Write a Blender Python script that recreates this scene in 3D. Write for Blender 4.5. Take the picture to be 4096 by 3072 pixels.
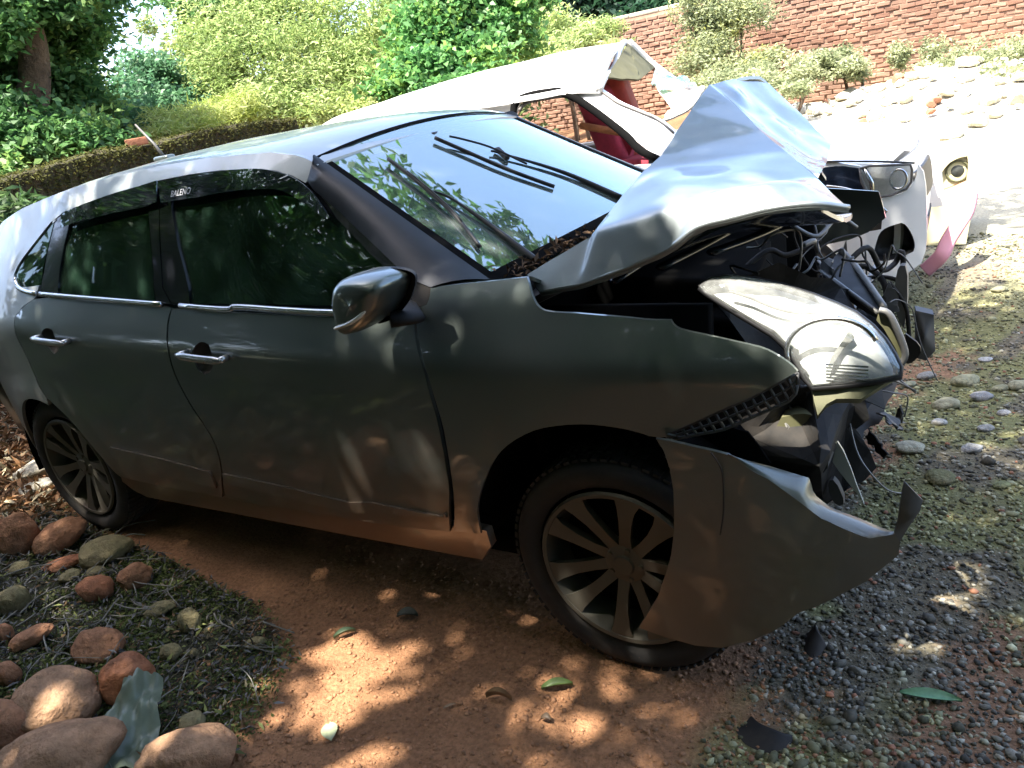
import bpy, bmesh, math, random
import numpy as np
from mathutils import Vector, Matrix, noise
from mathutils.geometry import delaunay_2d_cdt

for o in list(bpy.data.objects):
    bpy.data.objects.remove(o)
random.seed(7); np.random.seed(7)
RNG = np.random.default_rng(11)
SC = bpy.context.scene
COL = SC.collection
R = math.radians

# ---------------------------------------------------------------- camera
cam_d = bpy.data.cameras.new('camera'); cam = bpy.data.objects.new('camera', cam_d); COL.objects.link(cam)
cam_d.sensor_width = 36.0; cam_d.sensor_fit = 'HORIZONTAL'; cam_d.lens = 27.32; cam_d.clip_end = 600; cam_d.clip_start = .05
_yaw, _pit, _rol = -0.60245, -0.35645, -0.18026
_f = Vector((math.sin(_yaw)*math.cos(_pit), math.cos(_yaw)*math.cos(_pit), math.sin(_pit)))
_r = Vector((math.cos(_yaw), -math.sin(_yaw), 0)); _u = _r.cross(_f)
_r2 = _r*math.cos(_rol)+_u*math.sin(_rol); _u2 = -_r*math.sin(_rol)+_u*math.cos(_rol)
_m = Matrix((_r2, _u2, -_f)).transposed().to_4x4(); _m.translation = (0.79853, -2.2792, 1.48511)
cam.matrix_world = _m
SC.camera = cam

# ---------------------------------------------------------------- sky, sun, exposure
SUN_AZ, SUN_EL = 205.0, 66.0          # azimuth clockwise from +Y, elevation
w = bpy.data.worlds.new('World'); SC.world = w; w.use_nodes = True
nt = w.node_tree; nt.nodes.clear()
sky = nt.nodes.new('ShaderNodeTexSky'); sky.sky_type = 'NISHITA'; sky.sun_disc = False
sky.sun_elevation = R(SUN_EL); sky.sun_rotation = R(SUN_AZ); sky.altitude = 200; sky.air_density = .75; sky.dust_density = 3.0; sky.ozone_density = .4
bg = nt.nodes.new('ShaderNodeBackground'); bg.inputs['Strength'].default_value = 0.15
wo = nt.nodes.new('ShaderNodeOutputWorld'); nt.links.new(sky.outputs[0], bg.inputs[0]); nt.links.new(bg.outputs[0], wo.inputs[0])
sd = bpy.data.lights.new('sun', 'SUN'); sd.energy = 3.4; sd.angle = R(0.6); sd.color = (1, .94, .84)
sun = bpy.data.objects.new('sun', sd); COL.objects.link(sun)
_az, _el = R(SUN_AZ), R(SUN_EL)
_d = Vector((math.sin(_az)*math.cos(_el), math.cos(_az)*math.cos(_el), math.sin(_el)))
sun.rotation_euler = _d.to_track_quat('Z', 'Y').to_euler(); sun.location = _d*30
SC.view_settings.view_transform = 'Standard'; SC.view_settings.look = 'None'; SC.view_settings.gamma = 1.0
SC.view_settings.exposure = 2.6
SC.view_settings.use_curve_mapping = False
SC.cycles.max_bounces = 8; SC.cycles.transparent_max_bounces = 12; SC.cycles.caustics_reflective = False; SC.cycles.caustics_refractive = False

# ---------------------------------------------------------------- traced measurements (metres)
TR = {
 'front_door': [(-0.471, 1.014), (-0.468, 0.974), (-0.456, 0.93), (-0.434, 0.878), (-0.432, 0.795), (-0.429, 0.718), (-0.437, 0.627), (-0.45, 0.521), (-0.47, 0.458), (-0.498, 0.363), (-0.732, 0.343), (-0.997, 0.34), (-1.348, 0.325), (-1.489, 0.326), (-1.47, 0.379), (-1.433, 0.45), (-1.408, 0.522), (-1.407, 0.583), (-1.429, 0.647), (-1.455, 0.704), (-1.47, 0.767), (-1.478, 0.829), (-1.467, 0.895), (-1.47, 0.944), (-1.469, 0.99), (-1.458, 1.021), (-1.215, 1.009), (-0.938, 0.999), (-0.759, 0.995), (-0.637, 1.002), (-0.556, 1.009)],
 'rear_door': [(-1.464, 1.023), (-1.476, 0.99), (-1.477, 0.944), (-1.474, 0.895), (-1.485, 0.829), (-1.477, 0.767), (-1.462, 0.704), (-1.436, 0.647), (-1.414, 0.583), (-1.415, 0.521), (-1.441, 0.449), (-1.478, 0.378), (-1.508, 0.33), (-1.758, 0.328), (-2.035, 0.33), (-2.109, 0.335), (-2.135, 0.364), (-2.169, 0.419), (-2.213, 0.493), (-2.276, 0.579), (-2.326, 0.623), (-2.393, 0.666), (-2.431, 0.715), (-2.429, 0.81), (-2.428, 0.864), (-2.444, 0.935), (-2.447, 0.971), (-2.439, 0.999), (-2.379, 1.035), (-2.282, 1.068), (-1.988, 1.052), (-1.705, 1.036)],
 'fender': [(-0.467, 1.013), (-0.451, 0.945), (-0.425, 0.878), (-0.42, 0.796), (-0.414, 0.719), (-0.422, 0.629), (-0.436, 0.523), (-0.456, 0.437), (-0.483, 0.366), (-0.379, 0.384), (-0.376, 0.426), (-0.367, 0.469), (-0.349, 0.51), (-0.318, 0.567), (-0.285, 0.62), (-0.24, 0.666), (-0.186, 0.702), (-0.128, 0.729), (-0.061, 0.744), (0.001, 0.751), (0.06, 0.749), (0.115, 0.742), (0.161, 0.727), (0.209, 0.734), (0.189, 0.738), (0.218, 0.752), (0.33, 0.811), (0.374, 0.83), (0.441, 0.87), (0.462, 0.882), (0.45, 0.896), (0.428, 0.911), (0.398, 0.927), (0.362, 0.936), (0.298, 0.951), (0.232, 0.964), (0.215, 0.972), (0.207, 0.983), (0.162, 0.984), (0.107, 0.99), (-0.007, 0.999), (-0.087, 1.003), (-0.111, 1.013), (-0.128, 1.033), (-0.143, 1.058), (-0.155, 1.073), (-0.274, 1.067), (-0.352, 1.064), (-0.428, 1.058), (-0.426, 1.038), (-0.433, 1.022)],
 'front_window': [(-1.533, 1.333), (-1.392, 1.362), (-1.197, 1.371), (-1.049, 1.362), (-0.979, 1.34), (-0.887, 1.288), (-0.69, 1.165), (-0.536, 1.077), (-0.498, 1.039), (-0.497, 1.013), (-0.889, 1.023), (-1.388, 1.033)],
 'rear_window': [(-2.129, 1.288), (-2.149, 1.229), (-2.163, 1.154), (-2.16, 1.094), (-2.158, 1.074), (-1.987, 1.063), (-1.785, 1.05), (-1.566, 1.038), (-1.583, 1.082), (-1.614, 1.205), (-1.653, 1.33), (-1.847, 1.323), (-1.983, 1.314)],
 'quarter_window': [(-2.259, 1.309), (-2.224, 1.328), (-2.257, 1.234), (-2.279, 1.105), (-2.424, 1.097), (-2.472, 1.115), (-2.483, 1.126), (-2.496, 1.146), (-2.467, 1.185), (-2.371, 1.245)],
 'b_pillar_rear': [(-1.636, 1.33), (-1.598, 1.207), (-1.567, 1.085), (-1.548, 1.041), (-1.468, 1.034), (-1.524, 1.084), (-1.553, 1.205), (-1.58, 1.341), (-1.606, 1.408), (-1.655, 1.402)],
 'b_pillar_front': [(-1.576, 1.339), (-1.548, 1.205), (-1.519, 1.084), (-1.461, 1.033), (-1.374, 1.032), (-1.39, 1.081), (-1.457, 1.2), (-1.517, 1.334), (-1.542, 1.404), (-1.601, 1.407)],
 'divider': [(-2.17, 1.345), (-2.209, 1.33), (-2.241, 1.235), (-2.265, 1.106), (-2.273, 1.078), (-2.137, 1.077), (-2.143, 1.097), (-2.145, 1.156), (-2.131, 1.231), (-2.111, 1.29), (-2.106, 1.351)],
 'visor_rear': [(-2.128, 1.345), (-2.082, 1.354), (-1.942, 1.373), (-1.813, 1.388), (-1.689, 1.397), (-1.581, 1.407), (-1.56, 1.343), (-1.609, 1.335), (-1.701, 1.331), (-1.796, 1.326), (-1.928, 1.317), (-2.041, 1.309), (-2.121, 1.299)],
 'visor_front': [(-1.57, 1.401), (-1.466, 1.406), (-1.334, 1.408), (-1.186, 1.404), (-1.088, 1.395), (-0.996, 1.372), (-0.933, 1.343), (-0.882, 1.307), (-0.813, 1.243), (-0.823, 1.236), (-0.862, 1.259), (-0.925, 1.293), (-0.987, 1.324), (-1.045, 1.338), (-1.168, 1.347), (-1.351, 1.341), (-1.538, 1.339)],
 'sail': [(-0.531, 1.079), (-0.492, 1.041), (-0.491, 1.015), (-0.474, 1.013), (-0.424, 1.024), (-0.429, 1.037), (-0.431, 1.057), (-0.492, 1.08), (-0.541, 1.102)],
 'belt': [(-2.459, 1.133), (-2.452, 1.119), (-2.425, 1.103), (-2.37, 1.09), (-2.276, 1.08), (-2.063, 1.068), (-1.758, 1.05), (-1.458, 1.033), (-1.193, 1.019), (-1.138, 1.025), (-0.934, 1.015), (-0.749, 1.008), (-0.562, 1.008)],
 'frametop': [(-2.468, 1.192), (-2.381, 1.255), (-2.231, 1.32), (-2.154, 1.348), (-1.858, 1.383), (-1.602, 1.405), (-1.44, 1.409), (-1.286, 1.407), (-1.109, 1.394), (-1.046, 1.381), (-0.985, 1.361), (-0.935, 1.337), (-0.839, 1.273), (-0.754, 1.223), (-0.737, 1.244), (-0.611, 1.183), (-0.767, 1.167), (-0.639, 1.117), (-0.531, 1.08), (-0.485, 1.067)],
 'ditch': [(-0.899, 1.38), (-0.951, 1.402), (-0.991, 1.415), (-1.099, 1.435), (-1.391, 1.448), (-1.631, 1.448)],
 'moulding_front': [(-1.431, 0.445), (-1.134, 0.433), (-0.857, 0.413), (-0.76, 0.428), (-0.495, 0.419), (-0.49, 0.434), (-0.484, 0.419), (-0.873, 0.375), (-1.157, 0.386), (-1.441, 0.403)],
 'moulding_rear': [(-2.079, 0.481), (-1.785, 0.467), (-1.502, 0.443), (-1.498, 0.428), (-1.505, 0.374), (-1.716, 0.386), (-1.985, 0.422)],
 'cup_front': [(-1.295, 0.929), (-1.265, 0.919), (-1.254, 0.89), (-1.261, 0.859), (-1.286, 0.831), (-1.327, 0.819), (-1.351, 0.834), (-1.354, 0.866), (-1.35, 0.898), (-1.326, 0.92)],
 'cup_rear': [(-2.186, 0.964), (-2.152, 0.957), (-2.137, 0.932), (-2.132, 0.896), (-2.149, 0.877), (-2.192, 0.864), (-2.216, 0.887), (-2.229, 0.918), (-2.236, 0.941), (-2.218, 0.958)],
 'handle_front': [(-1.395, 0.896), (-1.315, 0.901), (-1.24, 0.893), (-1.166, 0.883)],
 'handle_rear': [(-2.259, 0.933), (-2.158, 0.936), (-2.093, 0.93), (-2.024, 0.92)],
 'sill': [(-0.371, 0.387), (-0.37, 0.309), (-0.497, 0.304), (-0.625, 0.312), (-0.777, 0.315), (-1.021, 0.299), (-1.49, 0.272), (-1.81, 0.271), (-2.094, 0.274), (-2.187, 0.29), (-2.116, 0.334), (-1.761, 0.324), (-1.499, 0.324), (-0.998, 0.338), (-0.734, 0.34), (-0.492, 0.361)],
 'bumper': [(0.177, -0.873, 0.74), (0.19, -0.87, 0.711), (0.197, -0.866, 0.665), (0.198, -0.86, 0.609), (0.192, -0.854, 0.551), (0.182, -0.848, 0.486), (0.166, -0.841, 0.417), (0.145, -0.835, 0.358), (0.112, -0.826, 0.274), (0.085, -0.822, 0.228), (0.045, -0.815, 0.16), (0.114, -0.814, 0.146), (0.191, -0.813, 0.141), (0.258, -0.812, 0.152), (0.334, -0.805, 0.191), (0.383, -0.799, 0.226), (0.438, -0.791, 0.285), (0.48, -0.781, 0.308), (0.511, -0.773, 0.327), (0.573, -0.757, 0.375), (0.613, -0.747, 0.417), (0.635, -0.74, 0.442), (0.638, -0.743, 0.478), (0.629, -0.749, 0.5), (0.581, -0.766, 0.491), (0.526, -0.789, 0.527), (0.493, -0.801, 0.548), (0.458, -0.815, 0.588), (0.426, -0.828, 0.622), (0.399, -0.837, 0.649), (0.374, -0.845, 0.668), (0.349, -0.852, 0.688), (0.327, -0.858, 0.707), (0.295, -0.864, 0.717), (0.207, -0.873, 0.736)],
 'bumper_lip': [(0.327, -0.858, 0.707), (0.349, -0.852, 0.688), (0.374, -0.845, 0.668), (0.399, -0.837, 0.649), (0.426, -0.828, 0.622), (0.458, -0.815, 0.588), (0.493, -0.801, 0.548), (0.526, -0.789, 0.527), (0.581, -0.766, 0.491), (0.629, -0.749, 0.5)],
 'bumper_edge': [(0.327, -0.858, 0.707), (0.347, -0.842, 0.694), (0.369, -0.823, 0.678), (0.396, -0.798, 0.658), (0.431, -0.778, 0.637), (0.467, -0.766, 0.621), (0.473, -0.761, 0.58), (0.504, -0.747, 0.544), (0.56, -0.725, 0.511), (0.622, -0.698, 0.47)],
 'bumper_tab': [(0.628, -0.749, 0.501), (0.637, -0.751, 0.559), (0.646, -0.754, 0.629), (0.678, -0.737, 0.581), (0.665, -0.738, 0.538), (0.638, -0.743, 0.478)],
 'bumper_seam': [(0.295, -0.866, 0.718), (0.31, -0.86, 0.683), (0.312, -0.856, 0.645), (0.305, -0.85, 0.566), (0.292, -0.845, 0.503), (0.28, -0.838, 0.417), (0.274, -0.83, 0.327), (0.275, -0.822, 0.251)],
 'lens': [(0.239, -0.7, 1.028), (0.259, -0.684, 1.04), (0.302, -0.671, 1.043), (0.352, -0.667, 1.033), (0.402, -0.666, 1.019), (0.464, -0.668, 0.997), (0.512, -0.672, 0.977), (0.547, -0.676, 0.96), (0.578, -0.686, 0.937), (0.602, -0.698, 0.913), (0.621, -0.712, 0.887), (0.633, -0.724, 0.866), (0.634, -0.734, 0.851), (0.601, -0.746, 0.846), (0.547, -0.763, 0.841), (0.481, -0.781, 0.839), (0.466, -0.773, 0.856), (0.447, -0.759, 0.882), (0.423, -0.743, 0.913), (0.397, -0.734, 0.934), (0.363, -0.727, 0.953), (0.324, -0.72, 0.975), (0.286, -0.712, 0.997), (0.256, -0.706, 1.015)],
 'lamp_line': [(0.303, -0.693, 1.016), (0.345, -0.694, 1.002), (0.395, -0.698, 0.981), (0.439, -0.696, 0.969), (0.49, -0.686, 0.966), (0.536, -0.681, 0.957), (0.573, -0.686, 0.938)],
 'housing': [(0.478, -0.766, 0.832), (0.545, -0.748, 0.834), (0.599, -0.731, 0.839), (0.629, -0.721, 0.844), (0.6, -0.739, 0.827), (0.569, -0.76, 0.808), (0.525, -0.77, 0.81), (0.508, -0.78, 0.802), (0.494, -0.796, 0.783), (0.485, -0.782, 0.807)],
 'reflector_dark': [(0.539, -0.698, 0.933), (0.549, -0.707, 0.918), (0.529, -0.726, 0.899), (0.513, -0.749, 0.873), (0.505, -0.755, 0.867), (0.51, -0.74, 0.887), (0.527, -0.716, 0.913)],
 'mirror': [(-0.542, -0.98, 1.141), (-0.488, -0.98, 1.151), (-0.435, -0.98, 1.148), (-0.4, -0.98, 1.138), (-0.392, -0.98, 1.123), (-0.405, -0.98, 1.097), (-0.433, -0.98, 1.059), (-0.491, -0.98, 1.016), (-0.554, -0.98, 0.999), (-0.569, -0.98, 1.007), (-0.569, -0.98, 1.047), (-0.568, -0.98, 1.087)],
 'bon_rear': [(-0.147, -0.72, 1.027), (-0.192, -0.69, 1.063), (-0.016, -0.67, 1.142), (-0.001, -0.6, 1.176), (0.011, -0.54, 1.204), (0.023, -0.42, 1.243), (0.038, -0.32, 1.266), (0.036, -0.18, 1.312), (0.036, -0.06, 1.352), (0.034, 0.12, 1.402)],
 'bon_low': [(-0.037, -0.725, 1.045), (0.088, -0.73, 1.082), (0.171, -0.735, 1.112), (0.209, -0.735, 1.131), (0.244, -0.735, 1.155), (0.277, -0.735, 1.168), (0.33, -0.735, 1.177), (0.395, -0.73, 1.188), (0.444, -0.72, 1.19), (0.49, -0.7, 1.185), (0.534, -0.66, 1.167)],
 'bon_ridge': [(0.035, 0.14, 1.4), (0.134, 0.02, 1.341), (0.246, -0.14, 1.275), (0.334, -0.28, 1.238), (0.445, -0.48, 1.198), (0.491, -0.57, 1.18)],
 'bon_crease': [(0.01, -0.69, 1.161), (0.08, -0.7, 1.177), (0.161, -0.7, 1.197), (0.249, -0.69, 1.221), (0.304, -0.68, 1.229), (0.38, -0.66, 1.231), (0.436, -0.62, 1.215)],
 'bon_mid0': [(0.114, -0.48, 1.229), (0.108, -0.2, 1.289), (0.239, -0.5, 1.242), (0.149, -0.22, 1.32), (0.316, -0.46, 1.252), (0.204, -0.55, 1.236), (0.209, -0.18, 1.301)],
 'bon_far': [(0.048, 0.22, 1.403), (0.047, 0.34, 1.399), (0.086, 0.6, 1.359), (0.141, 0.6, 1.294), (0.204, 0.58, 1.23), (0.298, 0.5, 1.151), (0.331, 0.25, 1.131), (0.41, -0.3, 1.171)],
 'bon_farmid': [(0.104, 0.2, 1.354), (0.124, 0.16, 1.309), (0.195, 0.06, 1.266), (0.28, -0.06, 1.225), (0.122, 0.46, 1.31), (0.159, 0.4, 1.253), (0.244, 0.36, 1.198), (0.3, 0.12, 1.155)],
 'wiper_a_blade': [(-0.789, -0.152, 1.384), (-0.685, -0.135, 1.325), (-0.561, -0.114, 1.255), (-0.427, -0.065, 1.179)],
 'wiper_a_arm': [(-0.287, 0.116, 1.097), (-0.467, 0.086, 1.201), (-0.63, -0.017, 1.296), (-0.655, -0.042, 1.311)],
 'wiper_a_yoke': [(-0.758, -0.115, 1.368), (-0.725, -0.085, 1.35), (-0.655, -0.042, 1.311), (-0.537, -0.027, 1.243)],
 'wiper_b_blade': [(-0.78, -0.414, 1.357), (-0.653, -0.449, 1.279), (-0.524, -0.498, 1.198), (-0.396, -0.575, 1.112)],
 'wiper_b_arm': [(-0.263, -0.509, 1.046), (-0.444, -0.46, 1.158), (-0.563, -0.439, 1.229), (-0.61, -0.453, 1.254)],
 'ws_corners': [(-0.93, -0.55, 1.395), (-0.93, 0.55, 1.395), (-0.33, -0.67, 1.05), (-0.33, 0.67, 1.05)],
 'w_window': [(-1.751, 1.972, 1.352), (-1.752, 1.993, 1.391), (-1.717, 2.012, 1.425), (-1.613, 2.02, 1.438), (-1.454, 2.016, 1.433), (-1.418, 2.008, 1.417), (-1.334, 1.987, 1.379), (-1.229, 1.951, 1.313), (-1.127, 1.912, 1.243), (-0.994, 1.859, 1.146), (-0.914, 1.819, 1.073), (-0.803, 1.787, 1.015), (-0.847, 1.771, 0.987), (-1.107, 1.815, 1.067), (-1.378, 1.882, 1.189)],
 'w_pillar': [(-1.419, 2.011, 1.422), (-1.335, 1.991, 1.387), (-1.231, 1.956, 1.323), (-1.128, 1.918, 1.254), (-0.995, 1.867, 1.162), (-0.904, 1.826, 1.087), (-0.786, 1.786, 1.013), (-0.72, 1.832, 1.097), (-0.724, 1.851, 1.131), (-0.823, 1.892, 1.206), (-0.971, 1.93, 1.275), (-1.074, 1.956, 1.323), (-1.141, 1.981, 1.368), (-1.223, 2.012, 1.424), (-1.344, 2.031, 1.46)],
 'w_rail': [(-1.752, 1.975, 1.357), (-1.752, 1.993, 1.391), (-1.717, 2.012, 1.425), (-1.613, 2.02, 1.438), (-1.454, 2.016, 1.433), (-1.419, 2.011, 1.422), (-1.344, 2.031, 1.46), (-1.46, 2.045, 1.485), (-1.69, 2.047, 1.487), (-1.863, 2.041, 1.478), (-1.901, 2.013, 1.427)],
 'w_headlight': [(0.196, 1.748, 0.871), (0.238, 1.757, 0.879), (0.304, 1.778, 0.871), (0.401, 1.821, 0.859), (0.409, 1.826, 0.832), (0.406, 1.824, 0.777), (0.386, 1.814, 0.748), (0.325, 1.785, 0.73), (0.25, 1.76, 0.727), (0.225, 1.754, 0.759), (0.204, 1.75, 0.809)],
 'w_headdark': [(0.007, 1.74, 0.838), (0.036, 1.74, 0.893), (0.113, 1.74, 0.894), (0.191, 1.748, 0.874), (0.204, 1.75, 0.809), (0.225, 1.754, 0.759), (0.241, 1.758, 0.733), (0.182, 1.746, 0.764), (0.111, 1.74, 0.793), (0.043, 1.74, 0.806)],
 'w_bonnet_edge': [(0.042, 1.74, 0.925), (0.2, 1.749, 0.908), (0.325, 1.785, 0.887), (0.417, 1.83, 0.865)],
 'w_fog': [(0.244, 1.759, 0.424), (0.257, 1.762, 0.493), (0.275, 1.767, 0.555), (0.304, 1.778, 0.58), (0.366, 1.804, 0.592), (0.387, 1.814, 0.579), (0.412, 1.828, 0.528), (0.425, 1.835, 0.476), (0.417, 1.831, 0.443), (0.367, 1.804, 0.422), (0.304, 1.778, 0.412)],
 'w_bumper_out': [(0.039, 1.74, 0.806), (0.089, 1.74, 0.792), (0.155, 1.743, 0.767), (0.241, 1.758, 0.719), (0.304, 1.778, 0.719), (0.366, 1.804, 0.728), (0.41, 1.826, 0.744), (0.425, 1.835, 0.801), (0.421, 1.833, 0.862), (0.457, 1.855, 0.804), (0.443, 1.846, 0.657), (0.449, 1.849, 0.535), (0.442, 1.845, 0.413), (0.41, 1.826, 0.369), (0.351, 1.797, 0.329), (0.177, 1.745, 0.4), (0.124, 1.741, 0.505), (0.074, 1.74, 0.532), (0.125, 1.741, 0.58), (0.283, 1.77, 0.573), (0.287, 1.772, 0.636), (0.304, 1.778, 0.653), (0.241, 1.758, 0.719)],
 'w_grillepiece': [(0.07, 1.62, 0.826), (0.154, 1.62, 0.807), (0.239, 1.62, 0.77), (0.286, 1.62, 0.734), (0.328, 1.62, 0.685), (0.307, 1.62, 0.663), (0.302, 1.62, 0.607), (0.145, 1.62, 0.592), (0.083, 1.62, 0.635)],
 'w_roof_far': [(-3.762, 3.15, 1.551), (-3.201, 3.15, 1.61), (-2.606, 3.15, 1.656), (-2.022, 3.12, 1.676), (-1.473, 3.1, 1.664)],
 'w_roof_near': [(-3.297, 1.97, 1.503), (-2.48, 1.97, 1.448), (-2.113, 1.97, 1.441), (-1.74, 1.97, 1.432), (-1.393, 1.97, 1.439), (-1.178, 1.97, 1.408)],
 'w_liner': [(-1.211, 2.15, 1.461), (-1.427, 3.05, 1.647), (-1.169, 2.55, 1.413), (-1.297, 3.15, 1.465)],
 'w_glass': [(-1.279, 3.1, 1.448), (-0.973, 2.9, 1.356), (-0.865, 2.7, 1.323), (-0.915, 2.5, 1.324), (-1.016, 2.5, 1.339), (-1.16, 2.7, 1.375)],
 'w_seatback': [(-1.395, 2.7, 1.369), (-1.272, 2.7, 1.367), (-1.278, 2.7, 1.243), (-1.386, 2.7, 1.292)],
 'w_cowl': [(-1.089, 2.6, 1.341), (-0.685, 2.3, 1.322), (-0.705, 2.2, 1.254), (-0.883, 2.1, 1.173), (-0.901, 2.3, 1.242)],
 'w_seat': [(-1.451, 2.35, 1.282), (-1.376, 2.35, 1.272), (-1.216, 2.35, 1.132), (-1.172, 2.35, 1.054), (-1.222, 2.35, 0.98), (-1.401, 2.35, 1.092), (-1.4, 2.35, 1.203)],
 'w_nose': [(0.405, 2, 0.856), (0.429, 2.5, 0.879), (0.436, 2.55, 0.835), (0.445, 2.5, 0.784), (0.405, 2.05, 0.819), (0.463, 2.4, 0.751), (0.446, 2.1, 0.753), (0.417, 2.1, 0.606), (0.443, 2.4, 0.553), (0.437, 2.4, 0.623), (0.423, 2.1, 0.478)],
 'eye': [(0.349, 3.7, 0.355), (0.383, 3.7, 0.453), (0.435, 3.7, 0.547), (0.498, 3.7, 0.58), (0.549, 3.7, 0.584), (0.557, 3.7, 0.528), (0.548, 3.7, 0.425), (0.468, 3.7, 0.392)],
 'cream': [(0.363, 3.75, 0.704), (0.538, 3.75, 0.671), (0.578, 3.75, 0.518), (0.584, 3.75, 0.339), (0.536, 3.75, 0.356), (0.346, 3.75, 0.311), (0.338, 3.75, 0.407), (0.402, 3.75, 0.536)],
 'pink': [(0.589, 3.3, 0.426), (0.575, 3.2, 0.335), (0.534, 3.1, 0.267), (0.49, 3.05, 0.188), (0.463, 3, 0.121), (0.41, 3, 0.059), (0.372, 3, 0.022)],
 'lattice': [(0.456, -0.784, 0.869), (0.434, -0.79, 0.857), (0.366, -0.801, 0.816), (0.32, -0.807, 0.795), (0.206, -0.815, 0.735), (0.176, -0.816, 0.719), (0.185, -0.815, 0.709), (0.247, -0.812, 0.726), (0.302, -0.807, 0.739), (0.363, -0.8, 0.77), (0.429, -0.79, 0.802), (0.449, -0.787, 0.816), (0.455, -0.786, 0.844)],
 'bracket': [(0.54, 0.1, 0.843), (0.563, 0.1, 0.842), (0.564, 0.1, 0.722), (0.555, 0.1, 0.654), (0.541, 0.1, 0.681), (0.531, 0.1, 0.723), (0.531, 0.1, 0.79)],
 'plate': [(0.385, -0.15, 0.904), (0.414, -0.05, 0.936), (0.462, -0.1, 0.9), (0.564, -0.38, 0.877), (0.551, -0.38, 0.863)],
 'strut': [(0.562, -0.45, 0.893), (0.586, -0.45, 0.878), (0.615, -0.45, 0.797), (0.608, -0.45, 0.766), (0.593, -0.45, 0.803), (0.571, -0.45, 0.846), (0.556, -0.45, 0.867)],
 'blackflap': [(0.605, -0.35, 0.8), (0.636, -0.35, 0.773), (0.638, -0.35, 0.746), (0.613, -0.35, 0.72), (0.602, -0.35, 0.731)],
 'tank': [(0.364, -0.62, 0.684), (0.421, -0.62, 0.704), (0.457, -0.62, 0.699), (0.49, -0.62, 0.653), (0.496, -0.62, 0.624), (0.38, -0.62, 0.6), (0.359, -0.62, 0.578)],
 'strip': [(0.476, -0.6, 0.596), (0.493, -0.6, 0.629), (0.511, -0.6, 0.596), (0.548, -0.6, 0.472), (0.523, -0.6, 0.516), (0.485, -0.6, 0.566)],
 'box': [(0.394, -0.68, 0.602), (0.466, -0.68, 0.636), (0.491, -0.68, 0.639), (0.487, -0.68, 0.594), (0.448, -0.68, 0.57), (0.417, -0.68, 0.585)],
 'liner1': [(0.144, -0.72, 0.67), (0.315, -0.72, 0.723), (0.375, -0.72, 0.62), (0.295, -0.72, 0.631), (0.187, -0.72, 0.651)],
 'peg': [(0.471, -0.6, 0.525), (0.487, -0.6, 0.531), (0.509, -0.6, 0.466), (0.489, -0.6, 0.459), (0.473, -0.6, 0.485)],
 'rocks': [(-2.789, -1.011, 0.099, 0.084, 0.109), (-2.62, -0.923, 0.133, 0.113, 0.064), (-2.258, -0.939, 0.111, 0.094, 0.06), (-2.396, -1.032, 0.099, 0.051, 0.025), (-1.938, -1.008, 0.068, 0.058, 0.054), (-2.582, -1.127, 0.047, 0.04, 0.03), (-2.277, -1.087, 0.051, 0.042, 0.021), (-2.025, -1.12, 0.069, 0.059, 0.046), (-2.301, -1.284, 0.069, 0.059, 0.058), (-1.68, -1.093, 0.063, 0.04, 0.024), (-1.475, -1.113, 0.042, 0.036, 0.046), (-1.682, -1.321, 0.083, 0.071, 0.054), (-2.011, -1.382, 0.097, 0.055, 0.031), (-2.143, -1.403, 0.035, 0.029, 0.038), (-1.855, -1.531, 0.044, 0.038, 0.049), (-1.368, -1.402, 0.084, 0.071, 0.088), (-1.167, -1.098, 0.036, 0.027, 0.02), (-1.409, -1.24, 0.035, 0.03, 0.033), (-1.339, -1.205, 0.014, 0.012, 0.016), (-1.503, -1.562, 0.134, 0.114, 0.094), (-1.544, -1.673, 0.08, 0.068, 0.084), (-1.283, -1.669, 0.196, 0.108, 0.081), (-0.94, -1.517, 0.141, 0.077, 0.066), (-1.065, -1.421, 0.041, 0.035, 0.033), (-1.315, -1.401, 0.019, 0.016, 0.017), (-1.535, -1.154, 0.021, 0.018, 0.014), (-2.191, -1.025, 0.04, 0.034, 0.018), (-5.201, 0.153, 0.101, 0.086, 0.052)],
 'stones': [(0.68, 1.31, 0.129, 0.047), (0.74, 1.152, 0.098, 0.039), (0.742, 1.56, 0.065, 0.036), (0.533, 0.608, 0.108, 0.034), (0.648, 0.421, 0.097, 0.081), (0.607, 0.878, 0.067, 0.037), (0.763, 0.847, 0.066, 0.03), (0.727, 0.651, 0.08, 0.029), (0.526, 1.349, 0.089, 0.034), (0.62, 1.042, 0.114, 0.032), (0.476, 1.818, 0.046, 0.038), (0.876, 1.285, 0.108, 0.04), (0.805, 1.256, 0.074, 0.027), (0.818, 1.01, 0.057, 0.025), (0.46, 1.25, 0.067, 0.04), (0.775, 2.625, 0.098, 0.036), (0.588, 0.298, 0.016, 0.016), (0.822, 0.413, 0.059, 0.021)],
 'g_leaf': [(0.695, -0.645, 0), (-0.163, -0.927, 0), (-0.667, -1.283, 0), (-0.289, -1.022, 0), (-0.408, -1.088, 0), (-1.199, -1.516, 0), (0.366, -0.918, 0), (0.414, -0.57, 0), (-0.133, -1.043, 0), (-0.76, -0.823, 0), (-0.902, -0.965, 0), (-0.576, -0.875, 0), (0.124, -0.998, 0)],
 'g_zone': [(-1.955, -0.991, 0), (-1.333, -0.936, 0), (-1.041, -1.081, 0), (-0.906, -1.349, -0), (-0.924, -1.521, 0), (0.254, -1.046, 0), (0.411, -0.841, -0), (0.223, -0.73, 0), (0.409, -0.627, 0), (0.346, -0.555, 0), (0.883, 0.967, 0), (0.303, 0.871, 0), (0.881, 0.269, 0), (0.458, 2.052, 0)],
 'g_shade': [(0.888, 3.283, 0), (0.402, 2.725, 0), (0.891, 4.298, 0), (0.299, 3.614, 0)],
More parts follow.
